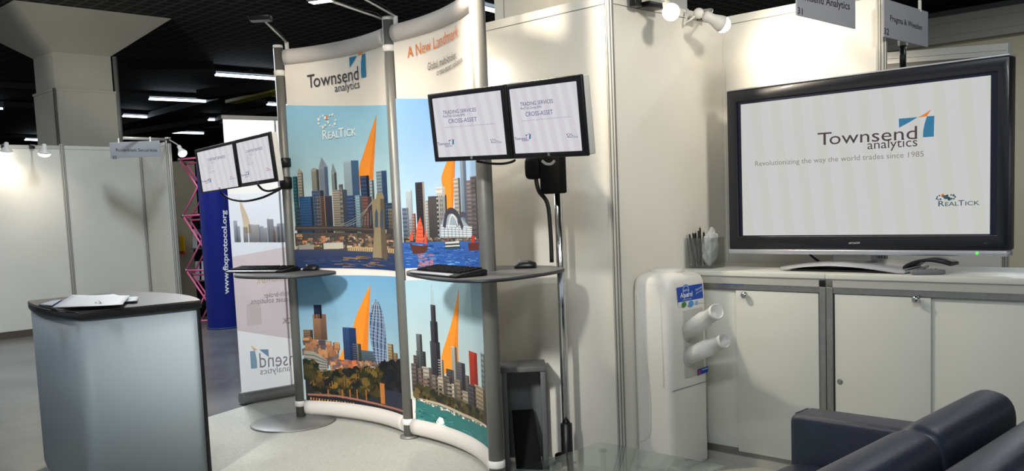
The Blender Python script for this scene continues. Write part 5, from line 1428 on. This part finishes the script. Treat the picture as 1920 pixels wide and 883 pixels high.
for i in range(17):
    f = i / 16; x = fx1 - 0.02 + 0.20 * f
    z = 1.078 + 0.036 * math.sin(PI * (f ** 0.8) * 0.86)
    rings.append([Vector((x, 4.40 + 0.05 * f, z - 0.006)), Vector((x, 4.62 - 0.06 * f, z - 0.006)), Vector((x, 4.62 - 0.06 * f, z + 0.008)), Vector((x, 4.40 + 0.05 * f, z + 0.008))])
mb.loft(rings); mb.build('foot_wing', 'tv_black', t, bevel=0.002)
mb = MB(); mb.tube(smooth_open([(nk - 0.30, TY + 0.09, Z0 + 0.02), (nk - 0.26, TY + 0.1, 1.12), (nk - 0.2, TY + 0.13, 1.07)], 5), 0.006, 8); mb.build('power_cable', 'cable', t)
rc = Vector((fx1 + 0.10, 4.39, 1.052))
t = thing('remote_control', 'grey remote control lying under the dark wing of the television foot', 'remote control', rc)
R_ = Matrix.Rotation(math.radians(28), 3, 'Z')
mb = MB(); mb.superell(rc + Vector((0, 0, 0.0125)), (0.075, 0.024, 0.012), 0.4, 0.5, 10, 24, R_); mb.build('body', 'grey_plastic', t)
for i in range(5):
    for j in (-1, 0, 1):
        mb = MB(); mb.lathe([(0.004, 0), (0.004, 0.0025), (0.001, 0.003)], rc + R_ @ Vector((-0.045 + i * 0.02, j * 0.012, 0.0238)), 8); mb.build('button', 'alu_dark', t)

# ================================================================== ACRYLIC PEN BOX
hc = Vector((-2.90, 4.50, 1.052))
t = thing('acrylic_box', 'clear acrylic box of pens and wrap on the cabinet by the wall', 'box', hc)
hw, hd, hh, th = 0.085, 0.07, 0.17, 0.004
mb = MB(); mb.box(hc.x - hw, hc.x + hw, hc.y - hd, hc.y + hd, hc.z, hc.z + th); mb.build('base', 'acrylic', t)
for n_, a in (('front', (-hw, hw, -hd, -hd + th)), ('back', (-hw, hw, hd - th, hd)), ('left', (-hw, -hw + th, -hd + th, hd - th)), ('right', (hw - th, hw, -hd + th, hd - th))):
    mb = MB(); mb.box(hc.x + a[0], hc.x + a[1], hc.y + a[2], hc.y + a[3], hc.z + th, hc.z + hh); mb.build('side', 'acrylic', t)
rd = random.Random(4)
for i in range(7):
    b = hc + Vector((rd.uniform(-.06, .02), rd.uniform(-.045, .045), 0.007)); e = b + Vector((rd.uniform(-.045, .0), rd.uniform(-.02, .02), 0.20 + rd.uniform(-.02, .02)))
    o = thing('pen', 'dark pen standing in the clear acrylic box', 'pen', b, 'pens in the acrylic box')
    mb = MB(); mb.tube([b, b * .92 + e * .08, e], [0.002, 0.006, 0.006], 8); mb.build('barrel', 'black_plastic' if i % 3 else 'edge_dark', o)
    mb = MB(); mb.tube([e, e + (e - b).normalized() * 0.012], 0.004, 8); mb.build('button', 'alu', o)
for k, (dx, lab) in enumerate(((0.035, 'crumpled clear film standing in the acrylic box'),)):
    bm = bmesh.new(); bmesh.ops.create_icosphere(bm, subdivisions=4, radius=1.0)
    rn_ = random.Random(9)
    for v in bm.verts:
        n3 = math.sin(v.co.x * 7 + 1) * math.cos(v.co.z * 6) * 0.18 + rn_.uniform(-.05, .05)
        v.co = Vector((v.co.x * 0.036 * (1 + n3), v.co.y * 0.05 * (1 + n3), (v.co.z * 0.5 + 0.5) * 0.21 * (1 + n3 * 0.3)))
        v.co.x += 0.10 * v.co.z
    me = bpy.data.meshes.new('plastic_wrap'); bm.to_mesh(me); bm.free(); me.materials.append(M['film'])
    o = bpy.data.objects.new('plastic_wrap', me); o.location = hc + Vector((dx - .01, 0, 0.008)); COL.objects.link(o); tag(o, lab, 'plastic wrap')
    for p_ in me.polygons: p_.use_smooth = False

# ================================================================== WATER COOLER
wc = Vector((-2.878, 4.112, 0)); CW, CDp, CH = 0.36, 0.24, 1.07     # width along Y, depth along X
t = thing('water_cooler', 'white floor-standing water cooler with blue labels and two cup tubes', 'water cooler', wc)
mb = MB(); rings = []
def section(z, w, d, r, sh=0.0): return [Vector((wc.x + sh + q[0], wc.y + q[1], z)) for q in rrect(d, w, r, 6)]
for z, w, d, r, sh in ((0.008, .345, .225, .03, 0), (0.03, .355, .235, .032, 0), (0.2, .35, .235, .034, 0), (0.45, .352, .24, .036, 0.0), (0.75, .36, .24, .04, 0.0), (0.95, .36, .24, .045, 0), (1.01, .355, .238, .05, 0), (1.035, .34, .225, .055, -.003), (1.052, .30, .19, .06, -.008), (1.062, .22, .15, .06, -.012), (1.064, .10, .08, .035, -.012)):
    rings.append(section(z, w, d, r, sh))
mb.loft(rings); mb.build('body', 'white_plastic', t)
mb = MB(); mb.lathe([(0.085, 1.055), (0.088, 1.068), (0.075, 1.078), (0.01, 1.08)], (wc.x - 0.01, wc.y, 0), 36); mb.build('lid', 'white_plastic2', t)
fx = wc.x + CDp / 2 + 0.001
# recessed tap bay on the front
mb = MB(); mb.box(fx - 0.002, fx + 0.004, wc.y - 0.055, wc.y + 0.13, 0.50, 0.86); mb.build('tap_bay', mat('bay_grey', (190, 190, 184), 0.4), t, bevel=0.004)
mb = MB(); mb.box(fx, fx + 0.002, wc.y - 0.165, wc.y + 0.165, 0.4495, 0.4535); mb.build('front_seam', 'sign_board', t)
yS = wc.y - 0.1805
mb = MB(); mb.tube(smooth_open([(wc.x + .075, yS, .47), (wc.x + .073, yS, .7), (wc.x + .07, yS, .9), (wc.x + .055, yS + .001, 1.0)], 6), 0.0016, 6); mb.build('side_seam', 'white_plastic2', t)
mb = MB(); mb.tube(smooth_open([(wc.x - .09, yS, .97), (wc.x - .06, yS, .85), (wc.x - .03, yS, .6), (wc.x - .015, yS + .002, .4), (wc.x - .02, yS + .003, .22), (wc.x - .055, yS + .003, .17), (wc.x - .10, yS + .003, .15)], 6), 0.0022, 6); mb.build('side_seam', 'white_plastic2', t)
# cup tubes: stacks of frosted cups sliding up and out
C33 = lambda x, y: (1160 + x / 1.907, 420 + y / 1.907)
for (bx_, by_, tx_, ty_) in ((243, 385, 352, 312), (246, 475, 380, 415)):
    b = atx(*C33(bx_, by_), fx - 0.01)
    xt = fx + 0.26; e = atx(*C33(tx_, ty_), xt)
    u = (e - b).normalized(); L = (e - b).length
    mb = MB(); mb.lathe([(0.045, 0.0), (0.046, L * 0.60), (0.039, L * 0.63), (0.036, L * 0.92), (0.040, L * 0.93), (0.040, L), (0.034, L), (0.028, L - 0.05), (0.004, L - 0.055)], b, 28, axis=u); mb.build('cup_tube', 'frosted', t)
    mb = MB(); mb.lathe([(0.052, 0.0), (0.053, 0.008), (0.042, 0.012)], (fx + 0.001, b.y, b.z), 28, axis=(1, 0, 0)); mb.build('collar', mat('collar_grey', (186, 186, 182), 0.4), t)
lp = Plane(Vector((fx + 0.0035, 0, 0)), Vector((0, 1, 0)), Vector((0, 0, 1)))
mb = MB(); a = lp.st(*C33(207, 232)); b = lp.st(*C33(302, 290)); 
ly0, ly1 = wc.y - 0.125, wc.y + 0.125
pr = Print(lp, 0.0004); pr.xf = C33
pr.poly([(207, 228), (298, 212), (302, 264), (212, 281)], (28, 76, 176), 1)
pr.poly([(212, 281), (302, 264), (305, 280), (214, 298)], (222, 226, 222), 1)
pr.disc(240, 238, 0.033, (40, 96, 196), 20, 2); pr.disc(240, 238, 0.028, (220, 228, 240), 20, 2.2, 1.0); pr.disc(240, 238, 0.025, (30, 78, 176), 20, 2.4)
pr.text('NESTLÉ', (230, 242), (250, 238), (230, 236), (230, 236, 246), 0.01, 3)
pr.text('Aquarel', (220, 265), (263, 257), (220, 247), (236, 240, 248), 0.01, 3); pr.text('WATER COOLER', (228, 274), (260, 268), (228, 270), (210, 220, 240), 0, 3)
pr.text('Naturally', (274, 240), (298, 227), (274, 232), (220, 228, 244), 0, 3); pr.text('pure water', (276, 250), (299, 238), (276, 243), (220, 228, 244), 0, 3)
pr.disc(233, 288, 0.016, (70, 130, 60), 10, 3, 1.4); pr.disc(258, 285, 0.018, (70, 150, 220), 10, 3, 1.4); pr.disc(278, 281, 0.012, (140, 180, 210), 10, 3, 1.4)
pr.mb.build('label', 'print_card', t)
pr = Print(lp, 0.0004); pr.xf = C33
pr.poly([(281, 520), (319, 508), (319, 528), (281, 542)], (28, 76, 176), 3); pr.disc(288, 530, 0.012, (210, 60, 70), 10, 4); pr.poly([(297, 520), (317, 513), (317, 517), (297, 524)], (200, 210, 236), 4)
pr.mb.build('label', 'print_card', t)

# ================================================================== SOFA
t = thing('sofa', 'dark navy leather sofa seen over its back, front right', 'sofa', (-1.2, 2.5, 0))
SY0, SY1 = 1.55, 3.42
mb = MB(); mb.box(-1.70, -0.72, SY0 + 0.02, SY1 - 0.02, 0.10, 0.27); mb.build('base', 'leather', t, bevel=0.02, seg=3)
for y in (SY0, SY1 - 0.17):
    mb = MB(); mb.box(-1.735, -0.74, y, y + 0.17, 0.10, 0.602); ar = mb.build('arm', 'leather', t, bevel=0.03, seg=4)
    mb = MB(); r_ = 0.006
    mb.tube([(-1.722, y + 0.012, 0.12), (-1.722, y + 0.012, 0.57), (-1.72, y + 0.04, 0.597), (-1.72, y + 0.13, 0.597), (-1.722, y + 0.158, 0.57), (-1.722, y + 0.158, 0.12)], r_, 8); mb.build('piping', 'leather', ar)
mb = MB(); mb.hexa([(-0.90, SY0 + .02, .1), (-0.70, SY0 + .02, .1), (-0.70, SY1 - .02, .1), (-0.90, SY1 - .02, .1), (-0.845, SY0 + .02, .765), (-0.70, SY0 + .02, .765), (-0.70, SY1 - .02, .765), (-0.845, SY1 - .02, .765)]); mb.build('back', 'leather', t, bevel=0.05, seg=4)
ym = 2.56
for a, b in ((SY0 + 0.175, ym - 0.004), (ym + 0.004, SY1 - 0.175)):
    mb = MB(); mb.superell((-1.30, (a + b) / 2, 0.345), (0.415, (b - a) / 2, 0.09), 0.25, 0.18, 14, 40); cu = mb.build('seat_cushion', 'leather', t)
    R_ = Matrix.Rotation(math.radians(12), 3, 'Y') @ Matrix.Rotation(math.radians(-90), 3, 'X')
    mb = MB(); mb.superell((-1.0, (a + b - (0.05 if b > ym + .1 else 0)) / 2, 0.635), (0.088, 0.165, (b - a) / 2 + 0.004 - (0.025 if b > ym + .1 else 0)), 0.14, 0.75, 24, 36, R_); mb.build('back_cushion', 'leather', t)
for x in (-1.62, -0.80):
    for y in (SY0 + 0.08, SY1 - 0.08):
        mb = MB(); mb.lathe([(0.016, 0.008), (0.022, 0.10)], (x, y, 0), 16); mb.build('leg', 'chrome', t)

# ================================================================== GLASS TABLE
gc = atz(1126, 828, 0.42)
GX0, GY1 = gc.x, gc.y; GX1, GY0 = atz(1352, 876, 0.42).x, GY1 - 1.1
t = thing('glass_table', 'low clear glass coffee table with a slim chrome frame before the sofa', 'coffee table', ((GX0 + GX1) / 2, (GY0 + GY1) / 2, 0))
mb = MB(); mb.box(GX0, GX1, GY0, GY1, 0.41, 0.42); mb.build('top', 'glass', t, bevel=0.001)
for x in (GX0 + 0.06, GX1 - 0.06):
    for y in (GY0 + 0.06, GY1 - 0.06):
        mb = MB(); mb.box(x - 0.008, x + 0.008, y - 0.008, y + 0.008, 0.008, 0.4); mb.lathe([(0.018, 0.4), (0.018, 0.4095)], (x, y, 0), 16); mb.build('leg', 'chrome', t)
mb = MB(); mb.box(GX0 + 0.05, GX1 - 0.05, GY0 + 0.05, GY1 - 0.05, 0.17, 0.178); mb.build('shelf', 'glass', t)

# ================================================================== NAME BOARDS
def board(label, plane, u0, u1, w0, w1, texts, th=0.008, group='hanging exhibitor name boards', hooks=()):
    t = thing('name_board', label, 'sign', plane.to3((u0 + u1) / 2, w0, -th / 2), group)
    mb = MB(); mb.obox(plane.to3(u0, w0, -th), plane.U * (u1 - u0), plane.W * (w1 - w0), plane.N * th); mb.build('board', 'sign_board', t)
    for tx, bl, br, tl in texts:
        pr = Print(plane, 0.0006); pr.text(tx, bl, br, tl, (40, 40, 56), 0.012, 1)
        pr.mb.build('number' if tx.isdigit() else 'lettering', 'print_card', t)
    for a in hooks:
        mb = MB(); mb.obox(plane.to3(a - .008, w1 - 0.01, -th - .003), plane.U * .016, plane.W * 0.06, plane.N * (th + .004)); mb.build('hook', 'white_plastic', t)
    return t
C11 = lambda x, y: (1120 + x / 2.4, y / 2.4)
CR8 = lambda x, y: (1640 + x / 6.793, y / 6.793)
CL5 = lambda x, y: (x / 4.015, 240 + y / 4.015)
pl = Plane(Vector((-2.05, 0, 0)), Vector((0, 1, 0)), Vector((0, 0, 1)))
yb, ye = 3.975, 4.575
# two-sided fascia in line with the end post of the back wall
board('grey hanging name board numbered 31 before the bright back wall', pl, yb, ye, 2.252, 2.45, [('Townsend Analytics', C11(880, -9), C11(1136, 44), C11(880, -44)), ('31', C11(901, 60), C11(924, 67), C11(901, 31))], hooks=(yb + .08, ye - .08))
pl2 = Plane(Vector((-2.0, 0, 0)), Vector((0, 1, 0)), Vector((0, 0, 1)))
board('grey hanging name board at the right, the one ending in Weeden', pl2, 4.80, 5.385, 2.228, 2.418, [('Pragma & Weeden', CR8(197, 262), CR8(602, 385), CR8(197, 190)), ('32', CR8(118, 432), CR8(183, 446), CR8(118, 355))], hooks=(5.28,))
mb = MB(); mb.tube([(-2.055, 3.97, 2.535), (-2.03, 5.4, 2.51)], 0.010, 8); tag(move_origin(mb.build('hanging_rail', 'alu'), (-2.055, 3.97, 2.50)), 'thin metal rail carrying the two name boards at the wall end', 'rail')
a = atd(207.5, 297, 11.9); b = atd(302, 297.5, 11.9); u = (b - a); u.z = 0
pl3 = Plane(a, u, Vector((0, 0, 1)))
s0 = pl3.st(207.5, 297); s1 = pl3.st(301.8, 297.3); s2 = pl3.st(207.5, 267)
board('pale grey name board numbered 35 hanging on the stand across the aisle', pl3, s0[0], s1[0], s0[1], s2[1], [('Rosenblatt Securities', CL5(873, 176), CL5(1184, 177), CL5(873, 154)), ('35', CL5(847, 232), CL5(880, 233), CL5(847, 210))], hooks=(s0[0] + .12, s1[0] - .12))

# ================================================================== WALL SPOTLIGHTS
def wall_spot(root, head, aim, label, group, power, r=0.045, mats=('alu', 'white_plastic2'), glow=True, soft=0.04, size=150, color=WARM):
    root = Vector(root); head = Vector(head); a = (Vector(aim) - head).normalized()
    t = thing('spotlight', label, 'spotlight', root, group)
    mb = MB(); mb.tube(smooth_open([tuple(root + Vector((0, 0, 0.02))), tuple(root * 0.5 + head * 0.5 + Vector((0, 0, 0.05))), tuple(head - a * 0.08 + Vector((0, 0, 0.02)))], 5), 0.009, 8); mb.build('arm', mats[0], t)
    mb = MB(); mb.box(root.x - 0.02, root.x + 0.02, root.y - 0.03, root.y + 0.03, root.z - 0.03, root.z + 0.03); mb.build('clamp', 'black_plastic', t, bevel=0.004)
    mb = MB(); mb.lathe([(0.012, -0.12), (0.026, -0.11), (0.028, -0.06), (r * 0.9, -0.02), (r, 0.0), (r * 0.96, 0.002), (r * 0.88, -0.012), (0.012, -0.014)], head, 24, axis=a); h = mb.build('lamp_head', mats[1], t)
    mb = MB(); mb.lathe([(0.01, -0.008), (r * 0.86, -0.006), (r * 0.95, 0.012), (r * 0.8, 0.03), (r * 0.45, 0.044), (0.003, 0.048)], head, 24, axis=a, caps=False); mb.build('bulb', 'bulb_glow', h)
    if power: light('lamp_beam', 'SPOT', head + a * 0.055, power, color, parent=t, target=aim, spot_size=math.radians(size), spot_blend=1.0, shadow_soft_size=soft)
    return t
s1_ = atx(1258, 22, -2.74); s2_ = atx(1353, 45, -2.72)
G1 = 'spotlights above the cabinet corner'
wall_spot((-2.95, 3.98, 2.475), s1_, s1_ + Vector((0.9, -0.9, -0.8)), 'glowing spotlight above the wall, the left one over the water cooler', G1, 22)
wall_spot((-2.95, 4.60, 2.475), s2_, Vector((-2.50, 4.9, 2.15)), 'glowing spotlight nearest the bright spot on the back wall', G1, 22, size=130)
wall_spot((-4.02, 3.80, 2.42), (-4.0, 3.70, 2.36), (-3.3, 3.72, 0.5), 'added spotlight on the store wall hidden behind the right banner', 'added spotlights on the store wall', 15, color=(1.0, 0.97, 0.93))  # unseen lamp added to brighten the store wall behind the display
mb = MB(); mb.box(-2.985, -2.90, 4.03, 4.16, 2.445, 2.475)
tag(move_origin(mb.build('lamp_ballast', 'black_plastic', bevel=0.004), (-2.95, 4.1, 2.445)), 'black ballast under the left lamp on the side wall', 'ballast')
mb = MB(); q = atx(1310, 25, -2.9); mb.superell(q, (0.03, 0.03, 0.03), 1, 1, 10, 18); mb.tube([q, (q.x - .05, q.y - .05, q.z - 0.05), (-2.96, q.y - .02, 2.49)], 0.008, 8)
tag(move_origin(mb.build('lamp_swivel', 'white_plastic2'), (-2.96, q.y, 2.49)), 'pale swivel ball beside the right lamp on the side wall', 'swivel')
G2 = 'spotlights of the stand across the aisle'
for (px, py, lab) in ((12, 284, 'glowing spotlight nearest the left edge of the photo'), (83, 287, 'glowing spotlight on the aisle stand left of the column')):
    h = atd(px, py, 11.6)
    wx = LP.x
    wall_spot((wx + 0.03, h.y + 0.02, 2.44), h, h + Vector((-0.25, 0.0, -0.9)), lab, G2, 14, r=0.075, soft=0.06)
h = atd(342, 287, 12.1); 
wall_spot(lp2 + Vector((0.02, 0, LTOP)), h, h + Vector((0.35, 0.1, -0.6)), 'white spotlight at the end post right of the name board', G2, 10, r=0.06, mats=('alu', 'white_plastic'))

wall_spot((-3.55, 3.86, 2.38), (-3.55, 4.0, 2.38), (-4.0, 5.2, 3.3), 'added unseen spotlight inside the store room facing the pale column', 'added spotlights on the store wall', 45)  # unseen lamp added to light the pale column above the wall
# lamp on the neighbouring stand's rail
h = atd(1693, 112, 6.6); rt = atd(1693, 92, 7.05)
t = thing('rail_lamp', 'black tube lamp with a white clip on the rail of the right-hand stand', 'lamp', rt)
mb = MB(); mb.tube([h + Vector((0, 0, -0.07)), h + Vector((0, 0, 0.10))], 0.022, 14); mb.build('body', 'black_plastic', t)
mb = MB(); mb.tube([h + Vector((0, 0, -0.35)), h + Vector((0, 0, -0.07))], 0.006, 8); mb.build('rod', 'white_plastic', t)
for dx in (-0.03, 0.03):
    mb = MB(); q = h + Vector((dx * .7, dx * .7, 0.10)); mb.tube([q, q + Vector((0.0, 0.0, 0.09))], 0.008, 8); mb.build('clip', 'white_plastic', t)
mb = MB(); mb.tube([h + Vector((0, 0, 0.09)), rt], 0.008, 8); mb.build('arm', 'black_plastic', t)
light('lamp_beam', 'SPOT', h + Vector((-0.1, 0.05, -0.02)), 14, WARM, parent=t, target=(h.x - 0.4, h.y + 0.8, 1.6), spot_size=math.radians(140), spot_blend=1.0, shadow_soft_size=0.05)
